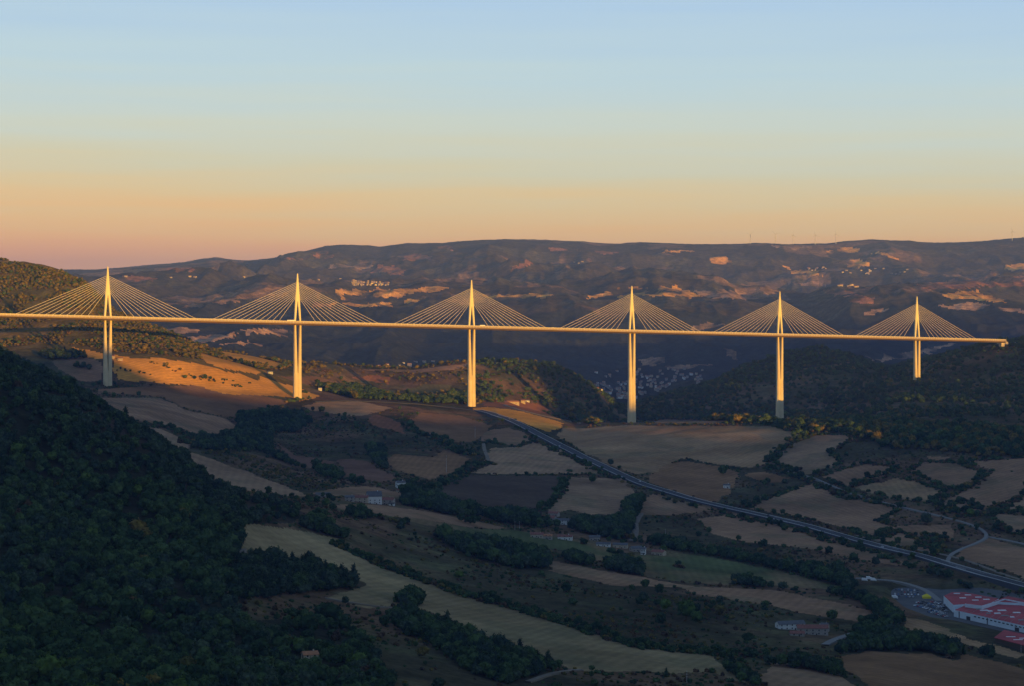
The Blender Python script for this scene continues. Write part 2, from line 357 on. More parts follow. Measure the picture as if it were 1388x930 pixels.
# ------------------------------------------------------------------ land cover
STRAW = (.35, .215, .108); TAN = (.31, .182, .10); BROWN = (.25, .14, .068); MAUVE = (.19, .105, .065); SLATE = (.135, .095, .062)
GREEN = (.105, .12, .05); OLIVE = (.15, .13, .055); RED = (.27, .12, .06); LIT_STRAW = (.58, .28, .055); PALE = (.32, .20, .112)  # saturated straw for lit fields: the sun's orange is put into its colour
FIELDS = [  # (colour, description, hedge?, photo outline)
 (TAN, 'curving stubble field below the nearest bridge pier', 0, [(133,540),(217,540),(253,557),(303,567),(322,578),(313,585),(268,592),(235,578),(187,571),(154,556)]),
 (BROWN, 'brown field between the first two piers', 0, [(128,529),(165,526),(250,523),(340,534),(395,546),(350,556),(325,558),(322,566),(303,565),(253,555),(217,538),(165,535)]),
 (PALE, 'pale stubble strip along the wooded spur', 0, [(195,579),(220,583),(263,601),(249,610),(303,628),(350,647),(395,662),(415,672),(395,674),(350,669),(295,660),(280,645),(248,627),(212,600)]),
 (TAN, 'field above the farm houses', 0, [(421,669),(451,664),(491,659),(512,661),(547,671),(535,677),(500,673),(440,673)]),
 (TAN, 'long brown field below the farm houses', 0, [(446,685),(501,684),(567,692),(628,704),(691,718),(648,717),(592,708),(512,698),(464,692)]),
 (GREEN, 'long green meadow along the stream', 0, [(512,699),(565,703),(592,709),(648,718),(700,720),(740,727),(791,735),(830,744),(857,753),(905,753),(912,749),(978,759),(1050,774),(1114,790),(1155,800),(1119,800),(1040,794),(993,793),(927,789),(877,782),(850,771),(801,758),(760,746),(700,738),(648,730),(600,716),(560,709)]),
 (TAN, 'brown field strip below the green meadow', 0, [(748,761),(801,771),(877,785),(945,795),(1050,801),(1114,814),(1180,829),(1210,847),(1190,852),(1150,842),(1114,836),(1076,829),(1038,819),(1003,816),(945,806),(922,797),(841,795),(750,776)]),
 ((.28, .205, .10), 'long stubble field running down the near slope', 0, [(333,712),(350,712),(388,715),(464,733),(450,738),(527,771),(577,788),(628,806),(700,824),(750,839),(814,859),(862,877),(915,881),(968,890),(975,898),(1020,915),(1018,930),(1000,925),(965,910),(927,913),(857,911),(806,912),(776,907),(740,893),(700,880),(665,868),(640,855),(600,836),(568,827),(530,822),(500,824),(440,812),(485,800),(490,790),(470,778),(440,770),(405,762),(350,754),(327,745)]),
 (PALE, 'stubble field at the lower edge', 0, [(1045,898),(1100,906),(1150,923),(1170,940),(1200,960),(1060,960),(1030,915)]),
 (BROWN, 'rough brown field in the lower right corner', 0, [(1139,890),(1180,884),(1265,888),(1291,896),(1311,887),(1388,907),(1430,930),(1430,975),(1200,945),(1139,905)]),
 (STRAW, 'narrow stubble field behind the row of trees', 0, [(1219,836),(1255,842),(1291,857),(1321,869),(1354,876),(1388,888),(1380,893),(1336,882),(1306,872),(1265,860),(1225,852)]),
 (TAN, 'field on the near side of the highway', 0, [(948,704),(1003,698),(1050,712),(1096,724),(1180,745),(1225,762),(1215,768),(1139,753),(1076,741),(1045,739),(1016,736),(965,724)]),
 (TAN, 'small field below the highway bend', 0, [(648,598),(655,585),(690,580),(712,587),(720,596),(703,605),(690,604),(680,600)]),
 (PALE, 'stubble field sloping under the highway', 0, [(663,608),(700,607),(722,599),(763,610),(816,637),(826,643),(760,643),(700,644),(638,642),(665,631),(659,618)]),
 (SLATE, 'dark ploughed field', 0, [(587,664),(623,645),(700,646),(764,646),(755,672),(733,694),(700,692),(668,691),(641,681),(605,674)]),
 (PALE, 'rounded stubble field beside the dark ploughed one', 0, [(768,648),(844,649),(862,669),(849,681),(841,695),(799,698),(773,692),(743,697),(758,669)]),
 (TAN, 'small field between highway and trees', 0, [(869,676),(892,671),(963,689),(963,694),(920,697),(910,700),(869,699)]),
 (STRAW, 'broad stubble field on the crest', 0, [(763,580),(800,581),(845,577),(920,578),(1050,579),(1090,581),(1085,592),(1060,605),(1045,622),(1030,634),(1010,634),(978,631),(920,621),(912,628),(887,641),(862,644),(820,628),(783,608),(755,591)]),
 (LIT_STRAW, 'straw field beside the third pier', 0, [(640,554),(660,552),(700,557),(740,567),(762,574),(760,581),(745,586),(720,578),(700,570),(670,562),(645,557)]),
 (RED, 'ploughed orange earth behind the third pier', 0, [(652,546),(700,546),(730,548),(752,560),(735,562),(700,555),(655,551)]),
 (BROWN, 'rough brown pasture between highway and broad field', 0, [(887,641),(920,624),(978,633),(1003,641),(990,668),(965,684),(927,671),(877,654)]),
 (PALE, 'lobed field by the tree belt', 1, [(1061,608),(1101,590),(1147,590),(1162,595),(1139,606),(1124,613),(1142,628),(1121,637),(1096,646),(1051,628)]),
 (TAN, 'tapering field', 1, [(1111,646),(1169,629),(1212,633),(1212,640),(1174,651),(1147,660),(1137,659)]),
 (STRAW, 'lens shaped stubble field', 1, [(1152,661),(1212,649),(1235,651),(1283,668),(1265,679),(1253,683),(1200,674)]),
 (TAN, 'four sided field', 1, [(1235,639),(1248,628),(1291,627),(1329,640),(1326,651),(1303,661),(1291,665),(1258,652)]),
 (TAN, 'long curved field at the right edge', 1, [(1306,625),(1388,622),(1430,622),(1388,671),(1361,684),(1336,689),(1324,698),(1271,687),(1281,676),(1316,661),(1346,639)]),
 (PALE, 'field at the right edge above the lane', 1, [(1344,704),(1388,674),(1430,655),(1430,738),(1388,725),(1371,724)]),
 (TAN, 'large field north of the highway', 1, [(1015,690),(1030,680),(1099,656),(1144,676),(1220,689),(1200,704),(1190,708),(1215,717),(1182,732),(1152,717),(1089,704),(1050,697)]),
 (TAN, 'small field by the lane', 0, [(1215,714),(1255,712),(1291,712),(1293,727),(1278,740),(1240,730),(1220,719)]),
 (TAN, 'diamond shaped field by the highway', 1, [(1187,732),(1219,722),(1276,742),(1265,756),(1202,740)]),
 (TAN, 'field between lane and highway', 0, [(1295,755),(1303,745),(1341,731),(1388,743),(1430,752),(1430,802),(1388,784),(1341,768)]),
 (BROWN, 'small brown field by the hedge', 0, [(1030,640),(1071,649),(1058,656),(1038,655),(1010,645)]),
 (TAN, 'sliver of field by the tree belt', 0, [(1253,618),(1291,621),(1286,625),(1258,624)]),
 (TAN, 'field beyond the crest by the fourth pier', 0, [(885,570),(927,566),(963,566),(990,572),(963,575),(887,575)]),
 (STRAW, 'rounded field on the knoll by the second pier', 0, [(408,552),(433,545),(491,545),(532,554),(491,565),(461,563),(426,558)]),
 (BROWN, 'brown slope under the third pier', 0, [(557,568),(572,560),(628,565),(666,578),(641,600),(603,600),(567,588)]),
 (RED, 'red earth bank', 0, [(499,568),(512,563),(542,573),(548,588),(507,578)]),
 (MAUVE, 'dull brown field in the hollow', 0, [(375,600),(400,618),(456,627),(456,633),(426,636),(388,618)]),
 (MAUVE, 'dull brown field above the stream trees', 0, [(459,623),(494,625),(522,641),(537,651),(520,654),(471,649)]),
 (BROWN, 'bowl shaped field under the power line', 0, [(519,628),(537,616),(585,621),(603,611),(638,623),(615,641),(582,651),(547,641)]),
 (LIT_STRAW, 'strip of lit straw left of the first pier', 0, [(95,470),(137,479),(137,489),(112,485)]),
 (LIT_STRAW, 'large lit straw field behind the first pier', 0, [(152,482),(177,486),(227,486),(268,492),(323,507),(350,517),(395,530),(400,540),(350,537),(303,534),(253,522),(162,515),(152,500)]),
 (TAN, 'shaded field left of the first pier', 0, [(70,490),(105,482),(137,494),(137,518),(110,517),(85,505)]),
 (LIT_STRAW, 'lit straw field below the wooded mountain', 0, [(268,478),(300,487),(345,499),(370,506),(340,508),(300,499),(275,489)]),
 (LIT_STRAW, 'lit straw strip on the shoulder', 0, [(296,476),(350,485),(385,494),(375,499),(340,493),(305,484)]),
 (LIT_STRAW, 'lit straw field by the second pier', 0, [(350,511),(398,524),(433,537),(408,545),(396,532),(350,519)]),
 (BROWN, 'brown lit field right of the second pier', 0, [(378,512),(426,510),(461,520),(426,524)]),
 (RED, 'reddish field on the mid hill', 0, [(474,512),(502,509),(529,512),(527,520),(491,517)]),
 (OLIVE, 'olive pasture on the mid hill', 0, [(471,517),(491,521),(540,532),(520,534),(480,524)]),
 (OLIVE, 'small green field among the trees', 0, [(547,530),(577,522),(610,522),(610,530),(565,535)]),
 (TAN, 'farmland on the mid hill top', 0, [(480,501),(560,502),(600,497),(640,494),(648,496),(600,504),(560,506)]),
]
FARF = [
 (RED,[(419,341),(447,339),(448,347),(430,349)]),(RED,[(385,349),(416,347),(416,351),(390,354)]),(PALE,[(447,360),(503,358),(500,364),(450,364)]),
 (RED,[(510,358),(548,360),(548,372),(505,368)]),(RED,[(549,345),(570,343),(592,350),(550,351)]),(RED,[(588,331),(616,333),(610,338),(590,334)]),
 (LIT_STRAW,[(455,393),(560,391),(608,392),(600,396),(500,398),(455,401)]),(LIT_STRAW,[(450,409),(510,409),(540,410),(530,414),(505,416),(455,412)]),
 (LIT_STRAW,[(549,402),(569,403),(570,408),(548,410)]),(RED,[(425,408),(455,410),(440,416),(420,415)]),(LIT_STRAW,[(655,399),(700,397),(753,398),(740,402),(700,404),(660,403)]),
 (LIT_STRAW,[(780,402),(830,398),(850,392),(890,387),(930,391),(945,398),(935,402),(880,400),(800,403)]),(RED,[(743,337),(785,336),(788,341),(750,340)]),(RED,[(808,339),(845,341),(830,344),(812,343)]),
 (LIT_STRAW,[(895,339),(945,340),(940,342),(897,342)]),(LIT_STRAW,[(961,348),(980,347),(1000,354),(963,353)]),(RED,[(700,358),(730,356),(728,360),(712,363),(700,362)]),
 (RED,[(794,349),(805,352),(802,356),(792,353)]),(TAN,[(945,395),(1000,393),(1040,398),(1040,404),(980,406),(950,403)]),
 (LIT_STRAW,[(1118,338),(1150,336),(1172,337),(1165,341),(1120,342)]),(LIT_STRAW,[(1175,340),(1195,343),(1224,350),(1210,350),(1185,345)]),
 (LIT_STRAW,[(1144,354),(1172,352),(1180,358),(1165,361),(1146,361)]),(LIT_STRAW,[(1067,365),(1095,364),(1120,369),(1100,372),(1068,371)]),(PALE,[(1043,332),(1105,333),(1100,336),(1060,336)]),
 (LIT_STRAW,[(1363,359),(1388,358),(1410,358),(1410,365),(1370,366)]),(LIT_STRAW,[(1272,397),(1300,395),(1330,396),(1372,409),(1340,409),(1320,404),(1290,404)]),
 (RED,[(1240,384),(1290,378),(1388,374),(1410,376),(1410,390),(1330,392),(1250,392)]),(RED,[(1137,401),(1180,401),(1178,406),(1140,406)]),
 (RED,[(1112,395),(1150,388),(1182,389),(1180,396),(1120,399)]),(TAN,[(1162,416),(1200,413),(1210,417),(1180,423)]),(TAN,[(1062,384),(1110,382),(1125,384),(1085,390)]),
 (RED,[(165,373),(200,374),(215,379),(170,380)]),(RED,[(222,363),(270,362),(260,367),(225,368)]),(BROWN,[(250,412),(300,400),(340,392),(390,388),(370,400),(300,410),(255,417)]),
 (TAN,[(215,446),(275,445),(270,451),(235,453)]),(TAN,[(240,458),(300,452),(330,456),(290,463),(260,465)]),(TAN,[(325,449),(390,448),(395,455),(340,457)]),(TAN,[(290,469),(345,465),(350,470),(310,474)]),
 (PALE,[(940,437),(960,434),(985,441),(980,445),(945,446)]),(TAN,[(1180,486),(1240,478),(1290,462),(1300,464),(1245,484),(1190,490)]),(TAN,[(862,490),(900,486),(905,497),(870,498)]),
 (BROWN,[(975,470),(1000,478),(1003,489),(990,486)]),(TAN,[(905,501),(960,497),(958,501),(910,504)]),(PALE,[(350,446),(385,449),(383,456),(352,455)]),(TAN,[(1270,415),(1330,412),(1388,418),(1388,424),(1300,421)]),
]
# class grid: one id per grid cell
fx = ((XW[:-1, :-1] + XW[1:, 1:]) / 2); fy = ((YW[:-1, :-1] + YW[1:, 1:]) / 2)
cls = np.zeros(fx.shape, np.int32)
FP = []; WOB1 = (fbm(fx, fy, 30, 3) - .5) * 14; WOB2 = (fbm(fx + 777, fy, 30, 3) - .5) * 22
WOB3 = (fbm(fx, fy, 200, 4) - .5) * 110; WOB4 = (fbm(fx + 777, fy, 200, 4) - .5) * 240; RAG = fbm(fx * 1.4, fy * .6, 170, 4)
for k, (c, d, hd, pts) in enumerate(FIELDS):
    P = world_poly(pts); FP.append(P); cls[inside(P, fx + WOB1, fy + WOB2)] = 100 + k
for k, (c, pts) in enumerate(FARF):
    P = world_poly(pts, 4); q = inside(P, fx + WOB3, fy + WOB4) & (RAG < .67)
    if q.sum() > 6: cls[q & (cls == 0)] = 300 + k
NEARHILL = world_poly([(-130,470),(0,473),(50,500),(100,522),(150,558),(200,590),(250,624),(290,657),(335,672),(400,688),(408,700),(395,710),(350,711),(333,713),(327,745),(318,760),(312,790),(322,815),(330,842),(413,839),(451,839),(476,857),(494,877),(507,895),(527,917),(545,965),(-130,965)], 10)
bgc = np.where(fy > 4950, 4, 1)
bgc[(fy > 3560) & (fy < 4950) & (fx / fy * FPX + CX < 420)] = 3
bgc[inside(NEARHILL, fx, fy)] = 2
cls = np.where(cls == 0, bgc, cls)
# vertex colours
n1 = fbm(XW, YW, 130, 4)[..., None]; n2 = fbm(XW + 5000, YW, 45, 3)[..., None]; n3 = fbm(XW, YW + 9000, 700, 4)[..., None]
sm = lambda v, a, b: np.clip((v - a) / (b - a), 0, 1)
A = lambda c: np.array(c)[None, None, :]
scrub = A((.075, .065, .034)) * (1 - sm(n1, .42, .6)) + A((.16, .10, .055)) * sm(n1, .42, .6)
scrub = scrub * (1 - .6 * sm(n2, .5, .7)) + A((.10, .10, .045)) * .6 * sm(n2, .5, .7)
woodf = A((.035, .036, .020)) * (1 - .7 * sm(n1, .52, .68)) + A((.085, .062, .042)) * .7 * sm(n1, .52, .68)
mtn = A((.12, .095, .032)) * (1 - sm(n1, .5, .75)) + A((.20, .13, .05)) * sm(n1, .5, .75)
wood = A((.078, .064, .040)); 
# far patchwork: jittered cells of woodland, pasture and stubble
cellx = XW / 260 + vnoise(XW / 170, YW / 170) * 1.1; celly = YW / 420 + vnoise(XW / 170 + 40, YW / 170) * 1.1
hsh = _h(np.floor(cellx).astype(np.int64), np.floor(celly).astype(np.int64))[..., None]
fr = sm(n3, .46, .54)
farc = wood * (1 - .25 * n2) * (1 - fr * (hsh > .42)) + fr * (hsh > .42) * (A((.085, .075, .045)) * (hsh < .72) + A((.20, .125, .07)) * (hsh >= .72))
farc = np.where((YW[..., None] < 9700), A((.030, .034, .026)) * (1 - .5 * sm(n3, .5, .6) * (hsh > .5)) + A((.065, .06, .045)) * .5 * sm(n3, .5, .6) * (hsh > .5), farc)  # darker copy of the far woods: shade of the valley put into the colour
BASEC = {1: scrub, 2: woodf, 3: mtn, 4: farc}
def grid_piece(name, mask, colr, material):
    r, c = np.nonzero(mask)
    if len(r) == 0: return None
    q = np.stack([r * nC + c, r * nC + c + 1, (r + 1) * nC + c + 1, (r + 1) * nC + c], 1)
    u, inv = np.unique(q.ravel(), return_inverse=True)
    me = bpy.data.meshes.new(name); nf = len(r)
    co = np.stack([XW.ravel()[u], np.ascontiguousarray(YW).ravel()[u], ZW.ravel()[u]], 1).astype(np.float32)
    me.vertices.add(len(u)); me.vertices.foreach_set('co', co.ravel())
    me.loops.add(nf * 4); me.loops.foreach_set('vertex_index', inv.astype(np.int32).ravel())
    me.polygons.add(nf); me.polygons.foreach_set('loop_start', np.arange(0, nf * 4, 4, dtype=np.int32))
    me.polygons.foreach_set('use_smooth', np.ones(nf, bool)); me.update(calc_edges=True)
    ca = me.attributes.new('Col', 'FLOAT_COLOR', 'POINT')
    cc = np.ones((len(u), 4), np.float32)
    if isinstance(colr, tuple): cc[:, :3] = colr
    else: cc[:, :3] = np.broadcast_to(colr, XW.shape + (3,)).reshape(-1, 3)[u]
    ca.data.foreach_set('color', cc.ravel()); me.materials.append(material)
    o = bpy.data.objects.new(name, me); COL.objects.link(o); o['kind'] = 'structure'; return o
grid_piece('valley_ground', cls == 1, BASEC[1], M_ground)
grid_piece('wooded_spur', cls == 2, BASEC[2], M_ground)
grid_piece('mountain', cls == 3, BASEC[3], M_ground)
grid_piece('far_hills', cls == 4, BASEC[4], M_far)
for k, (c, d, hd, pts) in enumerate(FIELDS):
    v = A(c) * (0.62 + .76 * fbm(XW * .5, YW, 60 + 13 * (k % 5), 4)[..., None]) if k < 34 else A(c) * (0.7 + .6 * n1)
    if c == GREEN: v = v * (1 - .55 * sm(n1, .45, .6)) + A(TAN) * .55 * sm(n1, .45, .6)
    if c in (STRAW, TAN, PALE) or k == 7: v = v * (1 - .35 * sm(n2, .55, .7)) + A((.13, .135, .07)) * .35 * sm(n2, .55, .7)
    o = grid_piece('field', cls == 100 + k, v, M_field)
    if o: o['label'] = d
RV = .8 * sm(fbm(XW * 1.4, YW * .6, 170, 4), .47, .66)[..., None]      # scrub creeping in from the field edges
for k, (c, pts) in enumerate(FARF):
    grid_piece('field', cls == 300 + k, A(c) * (1.05 + .8 * (n1 - .3)) * (1 - RV) + farc * RV, M_far)

# land behind and beside the viewpoint: the plateau whose edge shades the valley, its humps added for that
def plateau():
    xs = np.concatenate([np.linspace(-6000, -600, 30), np.linspace(-560, 5600, 360), np.linspace(5700, 9000, 20)])
    ys = np.concatenate([np.linspace(-6000, -600, 24), np.linspace(-560, 830, 60)])
    X, Y = np.meshgrid(xs, ys)
    Xs = X + Y * math.tan(SUN_AZ)        # added crest humps skewed along the sun's azimuth so each shades its target
    crest = np.interp(Xs, [-6000, -500, 0, 500, 900, 1180, 1320, 1350, 1430, 1560, 1700, 1810, 2070, 2150, 2300, 2400, 2440, 2500, 2550, 2770, 2820, 2880, 2950, 3020, 3150, 3200, 3280, 3330, 3490, 3540, 9000],
                      [780, 760, 755, 800, 845, 858, 858, 848, 782, 770, 756, 738, 734, 706, 712, 752, 768, 772, 868, 872, 766, 764, 800, 850, 850, 826, 826, 885, 885, 945, 960])  # unseen crest heights, shaped to throw shade on chosen piers and slopes
    foot = np.interp(X, [-3000, 0, 3000], [520, 480, 470])
    t = np.clip((Y + 130) / 900, 0, 1)
    Z = crest * (1 - t) + foot * t
    Z = np.where(Y < -130, crest - (-130 - Y) * 0.055, Z)
    nearcam = np.exp(-((X / 420) ** 2 + (Y / 160) ** 2))
    lim = 697 - np.clip(Y, -200, 900) * 0.32
    Z = np.where(np.abs(X) < 500, np.where(Y > -90, np.minimum(Z, np.where(Y < 0, 697.5, lim)), Z), Z)
    Z = Z + (fbm(X, Y, 180, 3) - .5) * 8 * (1 - nearcam)
    me = bpy.data.meshes.new('plateau'); nr, nc = X.shape
    idx = np.arange(nr * nc).reshape(nr, nc)
    v = np.stack([X.ravel(), Y.ravel(), Z.ravel()], 1)
    f = np.stack([idx[:-1, :-1], idx[:-1, 1:], idx[1:, 1:], idx[1:, :-1]], -1).reshape(-1, 4)
    me.from_pydata(v.tolist(), [], f.tolist()); ca = me.attributes.new('Col', 'FLOAT_COLOR', 'POINT')
    ca.data.foreach_set('color', np.tile(np.array([.10, .09, .05, 1], np.float32), nr * nc)); me.materials.append(M_ground)
    me.polygons.foreach_set('use_smooth', [True] * len(f)); me.update()
    o = link(bpy.data.objects.new('plateau', me)); o['kind'] = 'structure'
plateau()

# ------------------------------------------------------------------ viaduct
def bpt(i):        # point on the bridge axis, i in spans of 342 m from the first pier seen
    return Vector((-681.3 + 303.4 * i, 3415.0 + 153.7 * i, 659.6 - 10.34 * i))
BANG = math.atan2(153.7, 303.4)
M_deck = mat('painted_steel', (.44, .32, .18), .55, noise=(.05, .06)); M_conc = mat('pier_concrete', (.64, .53, .33), .85, noise=(.08, .10))
M_screen = mat('screen_acrylic', (.42, .35, .26), .4); M_asph = mat('asphalt', (.045, .047, .052), .8, noise=(.3, .15))
M_cable = mat('white_sheath', (.78, .70, .56), .5); M_mast = mat('mast_steel', (.74, .65, .38), .5, noise=(.08, .05)); M_paint = mat('white_paint', (.8, .8, .78), .6)
M_dark = mat('dark_joint', (.30, .29, .28), .9)
viaduct = empty('viaduct', bpt(2.5)); viaduct.rotation_euler = (0, 0, 0)
tag(viaduct, 'long cable-stayed viaduct with six slender piers and pointed masts crossing the whole valley', 'bridge')
V0 = bpt(2.5)
dxy = Vector((math.cos(BANG), math.sin(BANG), 0)); nxy = Vector((-math.sin(BANG), math.cos(BANG), 0)); SLP = -10.34 / 340.1
def L(i, s, t, z):        # local point: span index i, s metres along, t across (+ away from camera), z above roadway
    p = bpt(i); return (p + dxy * s + nxy * t + Vector((0, 0, z + s * SLP))) - V0
I0, I1 = -1.5, 5.66
sec = [(-14, .3), (14, .3), (16, -.6), (15.8, -1.3), (3, -4.2), (-3, -4.2), (-15.8, -1.3), (-16, -.6)]
b = MB(); n = 40
b.loft([[L(I0 + (I1 - I0) * k / n, 0, t, z) for t, z in sec] for k in range(n + 1)]); b.build('deck', M_deck, viaduct)
b = MB(); b.loft([[L(I0 + (I1 - I0) * k / n, 0, t, z) for t, z in ((-11.5, .31), (-.9, .31), (-.9, .36), (-11.5, .36))] for k in range(n + 1)])
b.build('roadway', M_asph, viaduct)
b = MB(); b.loft([[L(I0 + (I1 - I0) * k / n, 0, t, z) for t, z in ((.9, .31), (11.5, .31), (11.5, .36), (.9, .36))] for k in range(n + 1)])
b.build('roadway', M_asph, viaduct)
for t0 in (-13.9, 13.7):
    b = MB(); b.loft([[L(I0 + (I1 - I0) * k / n, 0, t0 + a, z) for a, z in ((0, .5), (.12, .5), (.2, 3.1), (.08, 3.1))] for k in range(n + 1)])
    b.build('wind_screen', M_screen, viaduct)
    b = MB(); ln = (I1 - I0) * 340.1
    for k in range(int(ln / 6.25)):
        i = I0 + k * 6.25 / 340.1; ti = t0 - (0.45 if t0 < 0 else -0.35)
        a = L(i, 0, ti, .2); c = L(i, 0, ti, 3.35); b.tube(a, c, .28, .2, 4)
    o = b.build('screen_posts', M_paint, viaduct); o['kind'] = 'stuff'
    b = MB(); b.loft([[L(I0 + (I1 - I0) * k / n, 0, t0 + a, z) for a, z in ((-.3, 3.15), (.5, 3.15), (.5, 3.4), (-.3, 3.4))] for k in range(n + 1)])
    b.build('screen_rail', M_paint, viaduct)
for s in (-1, 1):
    b = MB(); b.loft([[L(I0 + (I1 - I0) * k / n, 0, a, z) for a, z in ((s * 12.4 - .15, .9), (s * 12.4 + .15, .9), (s * 12.4 + .15, 1.25), (s * 12.4 - .15, 1.25))] for k in range(n + 1)]); b.build('guard_rail', M_deck, viaduct)
PBASE = [543, 512, 488, 402, 375, 511]
def hexring(i, s0, s1, w, z, ch=.30):
    # a column section with chamfered ends, between s0 and s1 along the bridge
    c = (s0 + s1) / 2; h = (s1 - s0) / 2; k = h * ch
    return [L(i, c - h, -w * .55, z), L(i, c - h + k, -w, z), L(i, c + h - k, -w, z), L(i, c + h, -w * .55, z), L(i, c + h, w * .55, z), L(i, c + h - k, w, z), L(i, c - h + k, w, z), L(i, c - h, w * .55, z)]
for i in range(6):
    z0 = PBASE[i] - bpt(i).z - 6; split = -90 if -90 > z0 + 12 else z0 + 12
    base = bpt(i); pier = bpy.data.objects.new('pier', None); link(pier, viaduct); 
    for s in (-1, 1):
        b = MB(); rings = []
        for k in range(9):
            t = k / 8; z = split + (-4.2 - split) * t
            so = 6.7 + .25 * (1 - t); si = 0.12 + 2.9 * t
            a, c = (s * so, s * si) if s < 0 else (s * si, s * so)
            rings.append(hexring(i, a, c, 4.0 - .7 * t, z))
        b.loft(rings); b.build('column', M_conc, pier)
        # bearing block of darker grey between pier top and deck
        b = MB(); b.loft([hexring(i, s * 4.9 - 1.4, s * 4.9 + 1.4, 2.0, -4.15), hexring(i, s * 4.9 - 1.0, s * 4.9 + 1.0, 1.8, -3.2)]); b.build('bearing', M_dark, pier)
    b = MB(); nn = max(2, int((split - z0) / 4)); rings = []
    def shaft(z, g):
        t = (z - split) / (-245 - split); w = 4.0 + 2.6 * max(0, t); h = 6.95 + 1.6 * max(0, t)
        pts = [(-h, -w * .55), (-h * .7, -w), (-h * .16, -w), (-.1, -w * .78), (h * .16, -w), (h * .7, -w), (h, -w * .55), (h, w * .55), (h * .7, w), (h * .16, w), (.1, w * .78), (-h * .16, w), (-h * .7, w), (-h, w * .55)]
        return [L(i, a * g, c * g, z) for a, c in pts]
    for k in range(nn + 1):
        z = z0 + (split - z0) * k / nn
        if 0 < k < nn: rings += [shaft(z - .18, 1), shaft(z - .14, .975), shaft(z + .14, .975), shaft(z + .18, 1)]
        else: rings.append(shaft(z, 1))
    b.loft(rings); b.build('shaft', M_conc, pier)
    mast = bpy.data.objects.new('mast', None); link(mast, viaduct)
    for s in (-1, 1):
        b = MB(); rings = []
        for k in range(6):
            t = k / 5; z = .2 + 37.8 * t; so = 6.7 - 2.2 * t; si = 3.5 - 3.4 * t
            a, c = (s * so, s * si) if s < 0 else (s * si, s * so)
            rings.append(hexring(i, a, c, 2.3 - .2 * t, z))
        b.loft(rings); b.build('mast_leg', M_mast, mast)
    b = MB(); b.loft([hexring(i, -4.5 * (1 - t) - .9 * t, 4.5 * (1 - t) + .9 * t, 2.1 - .7 * t, 38.01 + 49.0 * tt) for tt, t in ((0, 0), (.4, .42), (.62, .62), (.8, .82), (.97, .98), (1, 1.12))])
    b.build('mast_head', M_mast, mast)
    for s in (-1, 1):
        for k in range(11):
            dist = 36.0 + 12.45 * k; zt = 43.5 + 2.75 * k; w = 4.0 - 0.26 * k
            a = L(i, s * w, 0, zt); c = L(i, s * dist, 0, .4)
            b = MB(); b.tube(a, c, .27, .27, 5); b.build('stay_cable', M_cable, viaduct)
# abutment and embankment of the road at the right hand end
b = MB(); b.loft([[L(I1, s, t, z) for t, z in ((-14, -1.6), (14, -1.6), (14, -9), (-14, -9))] for s in (-2, 5)]); b.build('abutment', M_conc, viaduct)
b = MB(); b.loft([[L(I1, s, t, z) for t, z in ((-13, -4.3), (-5, -4.3), (-4, -14), (-12, -14))] for s in (-12, -3)]); b.build('abutment_wall', M_conc, viaduct)

# ------------------------------------------------------------------ roads
M_kerb = mat('lane_surface', (.20, .19, .17), .8); M_line = mat('worn_road_paint', (.42, .42, .42), .8); M_rail = mat('galvanised_rail', (.5, .5, .5), .5); M_gravel = mat('gravel_track', (.20, .165, .12), 1, noise=(.2, .2)); M_verge = mat('road_verge', (.11, .10, .07), 1, noise=(.1, .3))
def smooth(P, it=3):
    P = P.copy()
    for _ in range(it): P[1:-1] = (P[:-2] + 2 * P[1:-1] + P[2:]) / 4
    return P
def path_pts(pts, step=10):
    W = world_poly(pts, 6, closed=False); d = np.r_[0, np.cumsum(np.hypot(*np.diff(W, axis=0).T))]
    s = np.arange(0, d[-1], step); P = np.stack([np.interp(s, d, W[:, 0]), np.interp(s, d, W[:, 1])], 1)
    return smooth(P, 12)
def ribbon(P, offs, lift, zs=8):
    "rings of points across a path; offs = [(offset, dz)]"
    T = np.gradient(P, axis=0); T /= np.linalg.norm(T, axis=1)[:, None]; Nn = np.stack([-T[:, 1], T[:, 0]], 1)
    Z = hz(P[:, 0], P[:, 1]); 
    w = max(abs(o) for o, _ in offs)
    for o in (-w, w): Z = np.maximum(Z, hz(P[:, 0] + Nn[:, 0] * o, P[:, 1] + Nn[:, 1] * o))
    Zs = Z.copy()
    for _ in range(zs): Zs[1:-1] = (Zs[:-2] + 2 * Zs[1:-1] + Zs[2:]) / 4
    Z = np.maximum(Z, Zs) if lift < 1 else Zs + 0.3
    return [[(P[k, 0] + Nn[k, 0] * o, P[k, 1] + Nn[k, 1] * o, Z[k] + lift + dz) for o, dz in offs] for k in range(len(P))]
def strip(name, rings, m, parent=None):
    nn = len(rings[0]); v = [p for r in rings for p in r]
    f = [(k * nn + i, k * nn + i + 1, (k + 1) * nn + i + 1, (k + 1) * nn + i) for k in range(len(rings) - 1) for i in range(nn - 1)]
    return meshobj(name, v, f, m, parent, smooth=False)
ROADP = []
